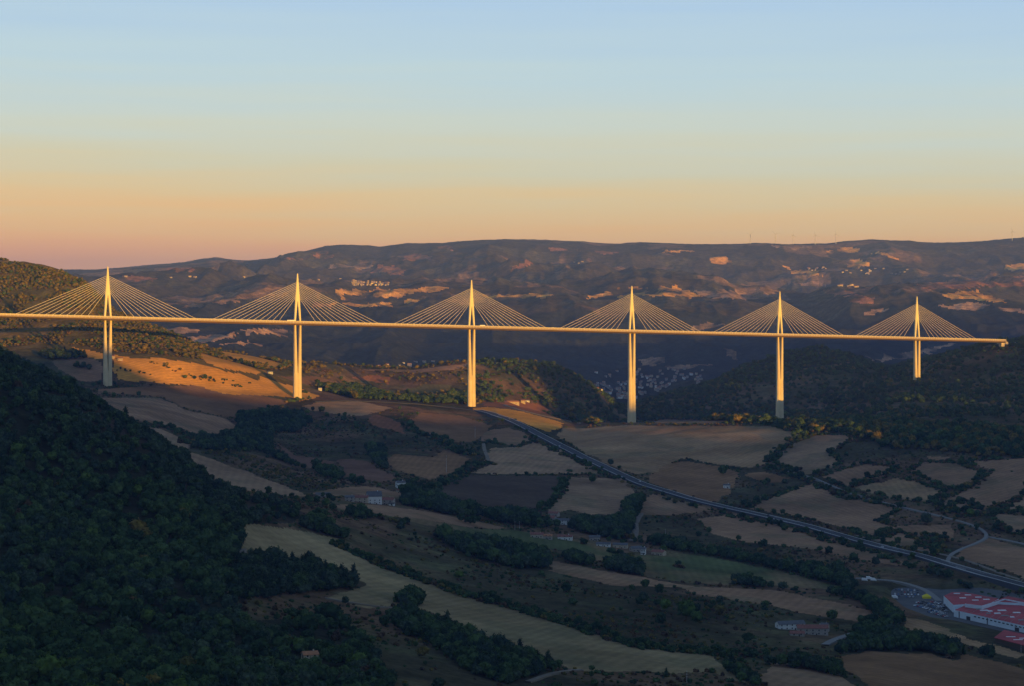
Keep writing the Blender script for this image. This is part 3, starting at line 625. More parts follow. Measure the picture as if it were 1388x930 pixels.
def road(pts, half, name, m, lift, marks=False, verge=3):
    P = path_pts(pts); ROADP.append((P, half + verge))
    o = strip(name, ribbon(P, [(-half - verge, -lift - 4), (-half - .4, -.05), (-half, 0), (half, 0), (half + .4, -.05), (half + verge, -lift - 4)], lift), m)
    o['kind'] = 'structure'
    if marks:
        for c, w in ((0, .5), (-half + .8, .35), (half - .8, .35), (-half * .5, .2), (half * .5, .2)):
            q = strip('lane_marking', ribbon(P, [(c - w, .06), (c + w, .06)], lift), M_line); q['kind'] = 'structure'
            rr = ribbon(P, [(-half - verge, -lift - 4), (half + verge, 0)], lift)
        R0 = ribbon(P, [(-half - verge, 0), (-half + .1, 0), (half - .1, 0), (half + verge, 0)], lift)
        for j, sg in ((1, -1), (2, 1)):
            g = MB(); g.loft([[(r[j][0], r[j][1], r[j][2] + z) if w == 0 else (r[j][0] + w, r[j][1] + w, r[j][2] + z) for w, z in ((0, .45), (.25, .45), (.25, .95), (0, .95))] for r in R0])
            tag(g.build('guard_rail', M_rail), 'long grey guard rail along the %s edge of the highway' % ('near' if sg > 0 else 'far'), 'guard rail')
    return P
HWY = [(648,558),(660,561),(682,568),(700,575),(715,584),(740,597),(763,609),(790,622),(820,636),(850,650),(870,659),(900,668),(940,680),(990,692),(1038,702),(1100,717),(1160,735),(1200,745),(1250,757),(1290,769),(1340,784),(1388,798),(1440,812)]
hw = road(HWY, 7.5, 'highway', M_asph, 1.4, marks=True)
road([(425,546),(470,544),(520,546),(570,549),(610,553),(640,557),(655,560)], 3.5, 'highway', M_asph, .8, verge=1)
road([(1284,768),(1284,757),(1293,750),(1303,745),(1325,737),(1341,729),(1333,718),(1315,711),(1280,702),(1240,693),(1200,683),(1150,670),(1100,648),(1065,640)], 1.7, 'lane', M_kerb, .8)
road([(1341,729),(1360,731),(1388,739),(1430,748)], 2.2, 'lane', M_kerb, .8)
road([(1190,708),(1150,716),(1160,727),(1250,748),(1300,757),(1388,790),(1430,800)][2:], 2.0, 'track', M_gravel, .7, verge=1.5)
road([(312,808),(318,785),(326,760),(331,747)], 1.8, 'track', M_gravel, .7, verge=1)
road([(440,812),(480,819),(520,827),(545,826)], 1.6, 'track', M_gravel, .7, verge=1)
road([(715,926),(745,915),(775,907),(800,912)], 1.8, 'track', M_gravel, .7, verge=1)
road([(857,735),(862,722),(860,710),(868,697)], 3.5, 'track', M_gravel, .7, verge=1.5)
road([(655,602),(657,612),(661,622),(664,631)], 2.2, 'track', M_gravel, .7, verge=1)
road([(684,550),(700,556),(730,563),(760,570),(790,576)], 2.2, 'track', M_gravel, .7, verge=1)
road([(1118,876),(1130,868),(1150,862),(1165,858)], 3.0, 'lane', M_kerb, .7, verge=1)
road([(1160,785),(1200,788),(1240,790),(1262,806),(1275,818)], 3.0, 'lane', M_kerb, .7, verge=1)
road([(1362,465),(1370,465),(1388,463),(1440,458)], 7, 'highway', M_kerb, .9)
road([(1365,466),(1388,472),(1440,480)], 3, 'lane', M_kerb, .7, verge=1)
# car park and yard by the factory
def sheet(pts, name, m, lift=1.0):
    W = world_poly(pts, 4); c = W.mean(0); zz = hz(W[:, 0], W[:, 1]); zc = float(hz(*c)[0])
    zt = max(float(zz.max()), zc)
    v = [(x, y, zt + lift) for x, y in W] + [(x, y, zt - 8) for x, y in W]; nn = len(W)
    f = [tuple(range(nn))[::1]] + [(i, (i + 1) % nn, nn + (i + 1) % nn, nn + i) for i in range(nn)]
    o = meshobj(name, v, f, m); o['kind'] = 'structure'; return zt + lift

# ------------------------------------------------------------------ trees
M_leaf = [leaf_mat('leaf_dark', (.020, .040, .018), (.062, .098, .034)), leaf_mat('leaf_blue', (.022, .040, .028), (.056, .080, .044)),
          leaf_mat('leaf_pine', (.018, .036, .024), (.046, .070, .034)), leaf_mat('leaf_olive', (.065, .068, .020), (.155, .115, .03)),
          leaf_mat('leaf_bright', (.05, .085, .02), (.085, .13, .03)), leaf_mat('leaf_rust', (.055, .040, .024), (.10, .062, .03))]
M_bark = mat('bark', (.09, .07, .05), 1)
def crown_mesh(name, seed, m, kind='broad'):
    rg = random.Random(seed); bm = bmesh.new()
    if kind == 'pine':
        lobes = [(0, 0, .28 + .15 * k, .36 - .07 * k, .16) for k in range(5)]
    elif kind == 'bush':
        lobes = [(rg.uniform(-.3, .3), rg.uniform(-.3, .3), .22 + rg.uniform(-.05, .12), rg.uniform(.24, .36), rg.uniform(.2, .28)) for k in range(5)]
    else:
        lobes = [(0, 0, .52, .36, .32)]
        for k in range(7):
            a = k * 2.4 + rg.random(); r = rg.uniform(.16, .34)
            lobes.append((r * math.cos(a), r * math.sin(a), rg.uniform(.30, .78) - r * .3, rg.uniform(.17, .27), rg.uniform(.15, .24)))
    for (x, y, z, rx, rz) in lobes:
        res = bmesh.ops.create_icosphere(bm, subdivisions=1 if kind != 'broad' or rx < .3 else 2, radius=1)
        for v in res['verts']:
            k = 1 + rg.uniform(-.26, .26); v.co = Vector((x + v.co.x * rx * k, y + v.co.y * rx * k, z + v.co.z * rz * k))
    tips = list(bm.verts)
    for k in range(230 if kind != 'bush' else 110):     # sprays of leaves standing off the lobes
        v = rg.choice(tips); c = v.co + Vector((rg.uniform(-.07, .07), rg.uniform(-.07, .07), rg.uniform(-.05, .08)))
        s = rg.uniform(.035, .08); d = Vector((rg.gauss(0, 1), rg.gauss(0, 1), rg.gauss(0, 1))).normalized(); u = d.orthogonal().normalized(); w = d.cross(u)
        q = [bm.verts.new(c + u * s * math.cos(a) + w * s * math.sin(a) * rg.uniform(.6, 1.2)) for a in (0, 2.1, 4.2)]
        bm.faces.new(q)
    me = bpy.data.meshes.new(name); bm.to_mesh(me); bm.free(); me.materials.append(m); return me
def trunk_mesh(name, h=.45):
    b = MB(); b.tube((0, 0, -.15), (0.01, .01, h), .045, .02, 6)
    for a in (0.3, 2.4, 4.5): b.tube((0, 0, h * .5), (.2 * math.cos(a), .2 * math.sin(a), h + .1), .018, .007, 4)
    me = bpy.data.meshes.new(name); me.from_pydata(b.v, [], b.f); me.materials.append(M_bark); return me
CROWN = [crown_mesh('crown', 1, M_leaf[0]), crown_mesh('crown', 2, M_leaf[0]), crown_mesh('crown', 3, M_leaf[1]), crown_mesh('crown', 4, M_leaf[2], 'pine'),
         crown_mesh('crown', 5, M_leaf[3]), crown_mesh('crown', 6, M_leaf[3], 'bush'), crown_mesh('crown', 7, M_leaf[4]), crown_mesh('crown', 8, M_leaf[0], 'bush'), crown_mesh('crown', 9, M_leaf[5], 'bush'), crown_mesh('crown', 10, M_leaf[5])]
TRUNK = trunk_mesh('trunk')
def scatter(P, sp, keep=1.0, jit=.48):
    "jittered grid of points inside a world outline"
    x0, y0 = P.min(0); x1, y1 = P.max(0)
    gx, gy = np.meshgrid(np.arange(x0, x1, sp), np.arange(y0, y1, sp)); gx = gx.ravel(); gy = gy.ravel()
    gx = gx + RNG.uniform(-jit, jit, gx.shape) * sp; gy = gy + RNG.uniform(-jit, jit, gy.shape) * sp
    m = inside(P, gx, gy) & (RNG.random(gx.shape) < keep); return gx[m], gy[m]
TX, TY, TS, TV, TH = [], [], [], [], []
ZONE = [0]; TG = []
def put(x, y, smin, smax, variants, weights, hs=(.85, 1.25)):
    n = len(x)
    if n == 0: return
    TG.append(np.full(n, ZONE[0]))
    TX.append(x); TY.append(y); TS.append((smin + (smax - smin) * RNG.random(n) ** 1.4) * (1 + .35 * (RNG.random(n) < .15))); TV.append(RNG.choice(variants, n, p=np.array(weights) / sum(weights))); TH.append(RNG.uniform(*hs, n))
def near_roads(x, y, extra=2.0):
    bad = np.zeros(len(x), bool)
    for P, h in ROADP:
        lo = P.min(0) - 20; hi = P.max(0) + 20
        q = np.nonzero((x > lo[0]) & (x < hi[0]) & (y > lo[1]) & (y < hi[1]) & ~bad)[0]
        if len(q) == 0: continue
        for s in range(0, len(q), 4000):
            qq = q[s:s + 4000]; d2 = ((x[qq, None] - P[None, ::2, 0]) ** 2 + (y[qq, None] - P[None, ::2, 1]) ** 2).min(1); bad[qq] |= d2 < (h + extra) ** 2
    return bad
def in_fields(x, y, which=None):
    r = np.zeros(len(x), bool)
    for k, P in enumerate(FP): r |= inside(P, x, y)
    return r
# near wooded spur
x, y = scatter(NEARHILL, 6.0)
dn = fbm(x, y, 90, 3); m = (dn < .56) | (RNG.random(len(x)) < .30); x, y, dn = x[m], y[m], dn[m]
zone = fbm(x + 3000, y, 160, 3)
a = zone < .44; c = zone > .57; bmid = ~a & ~c
put(x[a], y[a], 4.2, 9.5, [2, 3, 0], [5, 2, 4]); put(x[bmid], y[bmid], 4, 10.5, [0, 1, 2, 6, 9], [5, 5, 3, .3, .15]); put(x[c], y[c], 4.5, 11.5, [1, 0, 6, 4], [5, 4, .9, .25])
WOODS = [ # dense groves: outline, spacing, sizes, variants
 ([(318,755),(350,752),(380,757),(420,757),(440,770),(470,778),(487,788),(486,799),(440,803),(400,808),(350,815),(325,815),(315,790)],5.5,(8,12),[3,2,0],[4,3,2]),
 ([(541,806),(557,799),(572,808),(574,822),(556,826),(541,820)],4.5,(8,11),[0,1,2],[3,3,1]),
 ([(522,831),(542,824),(565,831),(582,837),(615,849),(666,872),(700,878),(738,890),(775,905),(750,911),(715,922),(690,930),(640,915),(615,897),(577,869),(552,864),(532,847)],5.5,(7,11),[0,1,2,3],[4,3,2,2]),
 ([(408,710),(416,700),(436,697),(459,717),(476,728),(470,735),(440,727),(410,716)],5.5,(8,11),[0,1,2],[3,2,3]),
 ([(461,699),(481,690),(502,694),(512,706),(480,704)],6,(8,11),[0,1],[1,1]),
 ([(560,660),(577,664),(605,676),(623,684),(640,685),(658,697),(673,694),(700,692),(730,697),(750,706),(783,702),(814,702),(840,705),(850,690),(848,680),(870,673),(870,690),(860,702),(856,715),(853,728),(842,733),(820,730),(783,722),(750,716),(715,715),(690,712),(640,702),(600,698),(570,690),(545,686),(540,678),(552,670)],7,(10,15),[0,1,2],[4,3,3]),
 ([(494,603),(522,608),(522,626),(524,638),(514,636),(502,623)],7,(8,12),[0,2],[1,1]),
 ([(325,560),(350,557),(408,558),(423,573),(400,588),(370,588),(365,611),(400,626),(418,633),(413,638),(380,626),(350,611),(300,612),(250,609),(265,600),(270,593),(313,587),(323,578),(318,565)],7,(8,12),[0,1,2,3],[3,2,2,3]),
 ([(426,633),(451,631),(464,646),(491,651),(512,656),(491,659),(451,651),(431,644)],7,(9,13),[0,1],[1,1]),
 ([(985,565),(1038,562),(1100,556),(1150,560),(1220,570),(1300,572),(1388,580),(1430,580),(1430,615),(1388,618),(1340,622),(1300,615),(1250,610),(1200,610),(1180,600),(1165,595),(1147,588),(1100,587),(1060,578),(1040,576),(985,573)],9,(7,13),[0,1,4,5,6],[4,3,4,2,.6]),
 ([(862,730),(900,728),(950,742),(1000,748),(1050,760),(1096,765),(1139,772),(1160,785),(1170,800),(1200,805),(1210,815),(1190,822),(1160,810),(1150,800),(1110,788),(1050,772),(980,757),(915,748),(880,738)],7,(8,12),[0,1,2],[3,3,2]),
 ([(1119,795),(1140,800),(1180,800),(1205,806),(1205,815),(1220,835),(1220,848),(1205,850),(1195,838),(1160,815),(1120,806)],6.5,(8,13),[0,1,2,6],[3,3,2,.5]),
 ([(1149,847),(1180,847),(1225,857),(1265,862),(1306,880),(1354,882),(1388,895),(1388,906),(1311,886),(1291,894),(1260,885),(1180,883),(1139,889),(1120,885),(1130,878),(1165,866)],6.5,(8,12),[0,1,2],[3,3,3]),
 ([(1030,890),(1089,892),(1139,897),(1144,917),(1190,935),(1149,922),(1101,910),(1038,902)],6,(7,11),[0,2],[1,1]),
 ([(970,897),(983,895),(1003,905),(1028,920),(1036,935),(1015,930),(990,915)],5,(7,9),[0,2,3],[2,1,1]),
 ([(700,738),(738,745),(750,772),(700,772),(650,760),(620,748),(600,735),(575,722),(590,720),(640,730)],6.5,(9,14),[0,1,2],[3,3,2]),
 ([(760,750),(783,748),(801,757),(801,770),(765,763)],6,(8,12),[0,2],[1,1]),
 ([(826,760),(841,757),(866,763),(877,783),(841,778),(804,768)],6,(8,12),[0,2],[1,1]),
 ([(45,480),(75,474),(111,477),(117,482),(116,488),(66,489)],8,(9,13),[0,2,3],[1,1,1]),
 ([(95,492),(105,490),(130,498),(128,505),(100,500)],8,(7,11),[0,2],[1,1]),
 ([(415,517),(440,520),(480,520),(540,538),(600,540),(610,530),(640,530),(640,547),(600,549),(540,544),(480,542),(440,531)],9,(8,12),[0,1,4],[4,2,1]),
 ([(758,550),(775,548),(800,562),(818,578),(790,576),(765,564)],8,(7,11),[4,0],[3,2]),
 ([(993,780),(1020,783),(1050,793),(1118,800),(1118,806),(1050,800),(993,794)],6,(6,9),[0,2],[1,1]),
 ([(1188,835),(1216,850),(1225,856),(1150,846),(1148,842)],6.5,(7,11),[0,1],[1,1]),
 ([(1240,780),(1270,770),(1300,784),(1340,797),(1330,803),(1300,797),(1260,792)],8,(7,10),[0,2],[1,1]),
 ([(856,575),(900,570),(985,572),(985,567),(930,562),(880,566)],8,(7,11),[0,4,5],[3,3,1]),
]
def crown_inside(P, x, y, h, f):
    "the outlines were traced round the crowns: keep a tree only where its top also falls inside"
    z = hz(x, y) + h * f; return inside(np.array(P, float), x / y * FPX + CX, HY + (CAMZ - z) * FPX / y)
for wi, (P, sp, (a, c), va, wt) in enumerate(WOODS):
    ZONE[0] = wi + 1
    W = world_poly(P); x, y = scatter(W, sp); m = ~near_roads(x, y); q = m & crown_inside(P, x, y, (a + c) / 2, .6)
    if q.sum() < .25 * m.sum(): q = m & crown_inside(P, x, y, (a + c) / 2, .4)
    m = q; put(x[m], y[m], a, c, va, wt)
ZONE[0] = 0
# mountain and the spurs: open woodland and scrub
MT = world_poly([(-130,380),(-130,470),(0,472),(60,466),(110,470),(160,478),(230,484),(290,490),(330,500),(380,503),(400,494),(350,485),(293,475),(220,447),(162,423),(119,384),(85,367),(0,351)], 10)
x, y = scatter(MT, 6.6); dn = fbm(x, y, 70, 3); m = (dn < .62) & ~in_fields(x, y)
put(x[m], y[m], 3.2, 7.5, [4, 5, 0, 8], [5, 5, 2.6, 2])
def region(pred, sp, keepf, smin, smax, va, wt, ylo, yhi, plo=-140, phi=1530):
    ys0, ys1 = ylo, yhi; x0 = (plo - CX) / FPX * yhi; x1 = (phi - CX) / FPX * yhi
    gx, gy = np.meshgrid(np.arange(x0, x1, sp), np.arange(ys0, ys1, sp)); gx = gx.ravel() + RNG.uniform(-.5, .5, gx.size) * sp; gy = gy.ravel() + RNG.uniform(-.5, .5, gy.size) * sp
    px = gx / gy * FPX + CX; m = (px > plo) & (px < phi); gx, gy, px = gx[m], gy[m], px[m]
    m = pred(gx, gy, px); gx, gy = gx[m], gy[m]
    m = RNG.random(len(gx)) < keepf(gx, gy); gx, gy = gx[m], gy[m]
    m = ~in_fields(gx, gy) & ~near_roads(gx, gy); put(gx[m], gy[m], smin, smax, va, wt)
# right wooded spurs and abutment hill, dark spur in the middle
region(lambda x, y, p: ((p > 640) & (y > 3960)) | ((p > 1085) & (y > 3330)), 12, lambda x, y: np.clip(1.7 - 2.1 * fbm(x, y, 120, 3), .15, .95), 6, 11, [0, 1, 2, 4, 7], [4, 2, 2, .8, 3], 3330, 5400)
# mid hill scrub
region(lambda x, y, p: (p > 400) & (p <= 660) & (y > 3750), 12, lambda x, y: np.clip(2.2 - 3.2 * fbm(x, y, 150, 3), .08, .8), 4, 9, [4, 5, 8, 0], [3, 4, 3, 2], 3750, 4500)
# hedgerows, rough ground and the belts of shrubs between the fields
x, y = NEARHILL[:, 0], NEARHILL[:, 1]
region(lambda x, y, p: ~inside(NEARHILL, x, y) & (p > 130), 7.5, lambda x, y: np.clip(3.1 - 4.9 * fbm(x, y, 110, 4), .10, .88), 1.5, 4.6, [7, 8, 5, 0, 9], [5, 5, 3.5, 1.5, .35], 1120, 3500)
region(lambda x, y, p: ~inside(NEARHILL, x, y) & (p > 100), 40, lambda x, y: np.clip(2.2 - 4 * fbm(x + 700, y, 160, 3), .02, .7), 6, 11, [0, 1, 2, 6, 4], [4, 3, 2, .7, .8], 1120, 3500)
def hedge(pts, w, smin, smax, dens, va=(7, 0, 8, 5), wt=(5, 3, 1.5, 1.5), closed=False):
    W = world_poly(pts, 6, closed); d = np.r_[0, np.cumsum(np.hypot(*np.diff(W, axis=0).T))]
    n = int(d[-1] / dens); s = np.sort(RNG.uniform(0, d[-1], n)); gap = (fbm(s * 1.0, s * 0 + W[0, 0], 45, 2) < .68) | (dens < .8); s = s[gap]
    x = np.interp(s, d, W[:, 0]) + RNG.normal(0, w, len(s)); y = np.interp(s, d, W[:, 1]) + RNG.normal(0, w * 1.3, len(s))
    m = ~near_roads(x, y, .5); put(x[m], y[m], smin, smax, list(va), list(wt))
hedge([(700,579),(740,602),(790,629),(850,656),(900,674),(960,692),(1038,709),(1100,724),(1160,742),(1200,752),(1250,764),(1300,778)], 3.5, 3, 7.5, 9)
for k, (c, d, hd, pts) in enumerate(FIELDS):
    if hd: hedge(pts, 2.5, 3.5, 8, 2.6, closed=True)
HEDGES = [
 ([(450,738),(490,755),(527,771),(577,789),(628,807),(700,826),(750,841),(814,861),(862,878),(915,882),(970,888),(1040,892)],3.5,3.5,7.5,.5),
 ([(791,738),(810,744),(830,750),(857,757),(873,757)],3,4,8,2),([(878,760),(900,764),(922,770)],3,4,8,2),
 ([(722,599),(700,607),(680,604),(660,598)],2,3,6,2.5),([(645,604),(665,600),(690,604)],2,3,6,3),([(700,645),(760,645),(826,644)],1.5,2.5,5,3),
 ([(563,585),(590,595),(610,606),(625,615),(645,618)],5,5,10,1.8),([(587,665),(623,645),(640,632),(665,630)],5,5,9,2),([(733,694),(755,675),(768,650)],3,4,9,3),
 ([(1088,592),(1066,604),(1050,618),(1043,632)],5,5,10,1.6),([(1035,634),(1060,640),(1090,650),(1110,660),(1150,672),(1200,682),(1235,687)],4,4,8,1.6),
 ([(1265,688),(1300,696),(1330,699),(1345,700)],8,5,9,1.2),([(912,628),(935,624),(978,633),(1003,641)],1.5,2.5,5,3),([(860,672),(855,690),(850,700)],6,7,11,2),
 ([(395,552),(350,556)],3,4,8,3),([(152,500),(230,512),(300,516),(350,521)],2,2.5,5,6),([(190,487),(227,500),(300,520),(330,526)],2,3,6,5),
 ([(195,576),(235,583),(262,596),(250,606)],5,5,9,1.6),([(295,610),(350,632),(400,651)],1.5,2,4,3),([(715,595),(735,603),(760,615),(790,630),(830,650)],4,4,9,6),
 ([(900,677),(950,690),(1000,704),(1060,715),(1130,735),(1180,750),(1225,766),(1260,775)],5,4,9,4),([(740,560),(760,566),(785,574)],3,4,8,3),
 ([(640,705),(655,708),(670,712),(690,716)],2,4,8,7),([(840,705),(855,735)],5,6,11,2.5),([(1120,720),(1150,728),(1185,738)],3,3,7,3),
 ([(1295,680),(1330,690),(1388,700)],6,5,9,2.2),([(1300,735),(1270,728),(1250,730),(1275,748)],8,4,9,1.6),([(1340,640),(1320,658),(1295,667)],4,4,8,2),
 ([(400,520),(420,540),(380,548)],3,4,8,6),([(1000,572),(1040,576),(1090,588)],5,6,11,2),([(660,545),(700,540),(740,543),(760,548)],5,5,9,2.5),
 ([(480,700),(512,704),(560,712)],2,4,9,4),
]
for pts, w, a, c, dn in HEDGES: hedge(pts, w, a, c, dn)
# orchard like rows on the slope below the pale strip
W = world_poly([(265,613),(310,606),(375,632),(426,649),(448,659),(426,665),(380,655),(303,628)]); x, y = scatter(W, 13, .8, .2); put(x, y, 3.5, 6, [5, 4, 7], [4, 3, 2])
# single trees that stand out on the fields
for px, py, s, v in [(436,560,13,0),(803,655,12,0),(980,645,15,0),(560,660,13,0),(544,668,11,0),(772,640,8,7),(1217,739,9,0),(1162,655,6,0),(902,830,12,6),(930,842,14,6),(945,848,12,6),(975,838,9,4),(625,708,10,0),(633,710,8,0),(640,712,9,0),(1096,870,12,6),(1100,860,11,0),(1372,640,4,7),(903,920,6,3),(802,910,5,0),(1128,842,12,0),(1385,805,8,0),(251,514,9,0),(264,515,7,0),(226,498,8,4)]:
    p = at(px, py); put(np.array([p.x]), np.array([p.y]), s, s + .1, [v], [1])
TX, TY, TS, TV, TH, TG = map(np.concatenate, (TX, TY, TS, TV, TH, TG))
CLEAR = []      # kept free for buildings, filled below
def clear(px, py, r): p = at(px, py); CLEAR.append((p.x, p.y, r))
for a in [(417,893,14),(452,908,10),(1070,850,22),(1078,858,16),(1100,855,26),(1118,856,12),(1070,840,18),(1300,825,60),(1350,840,70),(1385,850,60),(1260,818,60),(1215,810,50),(1178,790,22),(1368,868,45),(508,681,26),(490,679,20),(525,683,20),(542,660,14),(1235,808,60),(1270,830,50),(745,706,20),(762,710,16),(730,728,22),(765,730,18),(815,740,18),(840,744,16),(875,750,20),(885,755,25),(1250,800,50),(1340,870,25),(514,497,40),(525,497,45),(541,496,45),(555,497,55),(565,493,50),(575,492,50),(587,491,50),(697,548,30),(709,548,30)]: clear(*a)
keep = np.ones(len(TX), bool)
for cx_, cy_, r in CLEAR: keep &= (TX - cx_) ** 2 + ((TY - cy_ + r * .9) / 2.1) ** 2 > r * r
TX, TY, TS, TV, TH, TG = TX[keep], TY[keep], TS[keep], TV[keep], TH[keep], TG[keep]
TZ = hz(TX, TY); TPX = TX / TY * FPX + CX; TPY = HY + (CAMZ - TZ) * FPX / TY
print('trees', len(TX))
size = TS / TY * FPX
vis = (TPX > 4) & (TPX < 1384) & (TPY < 934) & (TPY > 400)
broad = np.isin(TV, (0, 1, 2, 3, 4, 6, 9))
order = np.argsort(-np.where(vis & broad, size, 0))[:300]
KN = {0: ('broadleaf_tree', 'dark green broadleaf tree in the woods nearest the viewpoint', 'dark green broadleaf trees in the near woods'),
      1: ('broadleaf_tree', 'dark green broadleaf tree in the woods nearest the viewpoint', 'dark green broadleaf trees in the near woods'),
      2: ('broadleaf_tree', 'bluish dark broadleaf tree in the woods nearest the viewpoint', 'bluish dark broadleaf trees in the near woods'),
      3: ('pine_tree', 'dark upright pine tree in the woods nearest the viewpoint', 'dark pine trees in the near woods'),
      4: ('broadleaf_tree', 'olive coloured tree among the darker trees of the near woods', 'olive trees in the near woods'),
      6: ('broadleaf_tree', 'bright green tree among the darker trees of the near woods', 'bright green trees in the near woods'),
      9: ('broadleaf_tree', 'rust brown tree among the darker trees of the near woods', 'rust brown trees in the near woods')}
proto = {}
ZN = {0: 'on the near left hillside', 1: 'in the grove left of the long stubble field', 2: 'in the round clump alone on the stubble field', 3: 'in the long grove below the long stubble field',
      4: 'in the small wood above the long stubble field', 5: 'in the tree group below the hamlet', 6: 'in the stream side tree belt', 13: 'in the belt of trees right of the stone farmhouse', 14: 'in the tree belt below the stone farmhouse', 15: 'in the short hedge of trees at the lower edge',
      16: 'in the wood left of the green meadow', 11: 'in the tree belt above the green meadow', 12: 'in the trees between farm and factory'}
def one_tree(x, y, z, s, h, v, rz, label=None, zone=0, px=0, py=0):
    nm, lab, grp = KN[v]
    kind = lab.split(' in the ')[0].split(' among ')[0]; where = ZN.get(zone, 'on the rough ground of the near valley')
    if zone == 0 and px > 560: where = 'on the rough ground of the near valley'
    elif zone == 0: where += ', ' + ('lowest' if py > 880 else 'higher up') + (' at the far left' if px < 130 else ' left of the lone house' if px < 330 else ' near the lone house')
    lab = kind + ' ' + where; grp = kind + 's ' + where
    r = empty(nm, (x, y, z), rz); r.scale = (s, s, s * h); tag(r, lab, 'tree', grp)
    c = link(bpy.data.objects.new('crown', CROWN[v]), r); t = link(bpy.data.objects.new('trunk', TRUNK), r)
    proto.setdefault(v, c); return r
for k in order: one_tree(TX[k], TY[k], TZ[k] - .2, TS[k], TH[k], int(TV[k]), random.uniform(0, 6.28), zone=int(TG[k]), px=TPX[k], py=TPY[k])
rest = np.ones(len(TX), bool); rest[order] = False
# bush forms and any tree kind not used yet: one named individual each near the front, also the source shape for the masses below
BN = {5: ('shrub', 'olive shrub at the roadside below the broad crest field'), 7: ('shrub', 'dark green shrub on rough ground in the foreground'), 8: ('shrub', 'brown autumn shrub on rough ground in the foreground')}
for v in range(len(CROWN)):
    if v in proto: continue
    q = np.nonzero(vis & (TV == v) & rest)[0]; k = q[np.argmin(TY[q])]; rest[k] = False
    if v in KN: one_tree(TX[k], TY[k], TZ[k], TS[k], TH[k], v, 0, zone=int(TG[k]), px=TPX[k], py=TPY[k])
    else:
        r = empty('shrub', (TX[k], TY[k], TZ[k])); r.scale = (TS[k],) * 3; tag(r, BN[v][1], 'shrub'); c = link(bpy.data.objects.new('crown', CROWN[v]), r); proto[v] = c
def mass(name, sel, label, variants):
    idx = np.nonzero(sel)[0]
    if len(idx) == 0: return
    me = bpy.data.meshes.new(name); me.vertices.add(len(idx))
    co = np.stack([TX[idx], TY[idx], TZ[idx] - .25], 1).astype(np.float32); me.vertices.foreach_set('co', co.ravel())
    vmap = {v: i for i, v in enumerate(variants)}
    a = me.attributes.new('kindidx', 'INT', 'POINT'); a.data.foreach_set('value', np.array([vmap[int(v)] for v in TV[idx]], np.int32))
    a = me.attributes.new('siz', 'FLOAT_VECTOR', 'POINT'); a.data.foreach_set('vector', np.stack([TS[idx], TS[idx], TS[idx] * TH[idx]], 1).astype(np.float32).ravel())
    a = me.attributes.new('rot', 'FLOAT_VECTOR', 'POINT'); a.data.foreach_set('vector', np.stack([idx * 0.0, idx * 0.0, RNG.uniform(0, 6.28, len(idx))], 1).astype(np.float32).ravel())
    o = link(bpy.data.objects.new(name, me)); o['kind'] = 'stuff'; o['label'] = label
    g = bpy.data.node_groups.new('scatter_' + name, 'GeometryNodeTree')
    g.interface.new_socket('Geometry', in_out='INPUT', socket_type='NodeSocketGeometry'); g.interface.new_socket('Geometry', in_out='OUTPUT', socket_type='NodeSocketGeometry')
    gi = g.nodes.new('NodeGroupInput'); go = g.nodes.new('NodeGroupOutput'); iop = g.nodes.new('GeometryNodeInstanceOnPoints'); j = g.nodes.new('GeometryNodeJoinGeometry')
    prev = []
    for v in variants:
        oi = g.nodes.new('GeometryNodeObjectInfo'); oi.transform_space = 'ORIGINAL'; oi.inputs['Object'].default_value = proto[v]; oi.inputs['As Instance'].default_value = True
        prev.append(oi)
    for oi in reversed(prev): g.links.new(oi.outputs['Geometry'], j.inputs[0])
    def attr(nm, ty):
        n = g.nodes.new('GeometryNodeInputNamedAttribute'); n.data_type = ty; n.inputs['Name'].default_value = nm; return n.outputs[0]
    g.links.new(gi.outputs[0], iop.inputs['Points']); g.links.new(j.outputs[0], iop.inputs['Instance'])
    iop.inputs['Pick Instance'].default_value = True
    g.links.new(attr('kindidx', 'INT'), iop.inputs['Instance Index']); g.links.new(attr('siz', 'FLOAT_VECTOR'), iop.inputs['Scale'])
    e2r = g.nodes.new('FunctionNodeEulerToRotation'); g.links.new(attr('rot', 'FLOAT_VECTOR'), e2r.inputs[0]); g.links.new(e2r.outputs[0], iop.inputs['Rotation'])
    g.links.new(iop.outputs[0], go.inputs[0]); md = o.modifiers.new('scatter', 'NODES'); md.node_group = g
AV = list(range(len(CROWN)))
isb = np.isin(TV, (5, 7, 8))
mass('woodland', rest & ~isb, 'woods, groves and tree belts covering the slopes and valley', AV)
mass('shrubs', rest & isb, 'shrubs and hedgerows on rough ground and between fields', AV)

# ------------------------------------------------------------------ buildings
M_white = mat('white_render', (.66, .65, .62), .8, noise=(.4, .06)); M_stone = mat('stone_wall', (.34, .30, .26), .95, noise=(.8, .2)); M_cream = mat('cream_render', (.46, .38, .28), .85, noise=(.4, .08))
M_tile = mat('clay_tile', (.26, .11, .08), .9, noise=(.6, .2)); M_rust = mat('orange_tile', (.42, .19, .09), .9, noise=(.6, .2)); M_slate = mat('grey_sheet_roof', (.12, .12, .12), .6, noise=(.3, .12))
M_redroof = mat('red_membrane_roof', (.38, .055, .06), .8, noise=(.05, .3)); M_win = mat('window_glass', (.03, .035, .045), .15, spec=.6); M_door = mat('dark_door', (.06, .05, .045), .7)
M_wood = mat('dark_timber', (.10, .07, .05), .9); M_yel = mat('yellow_canvas', (.75, .60, .05), .7); M_blue = mat('blue_paint', (.06, .16, .35), .4); M_red = mat('red_paint', (.45, .04, .04), .35); M_silver = mat('silver_paint', (.45, .46, .48), .35)
M_black = mat('black_paint', (.03, .03, .035), .35); M_tyre = mat('tyre_rubber', (.02, .02, .02), .9); M_carwhite = mat('car_white', (.78, .78, .78), .35); M_grn = mat('green_paint', (.05, .20, .10), .5)
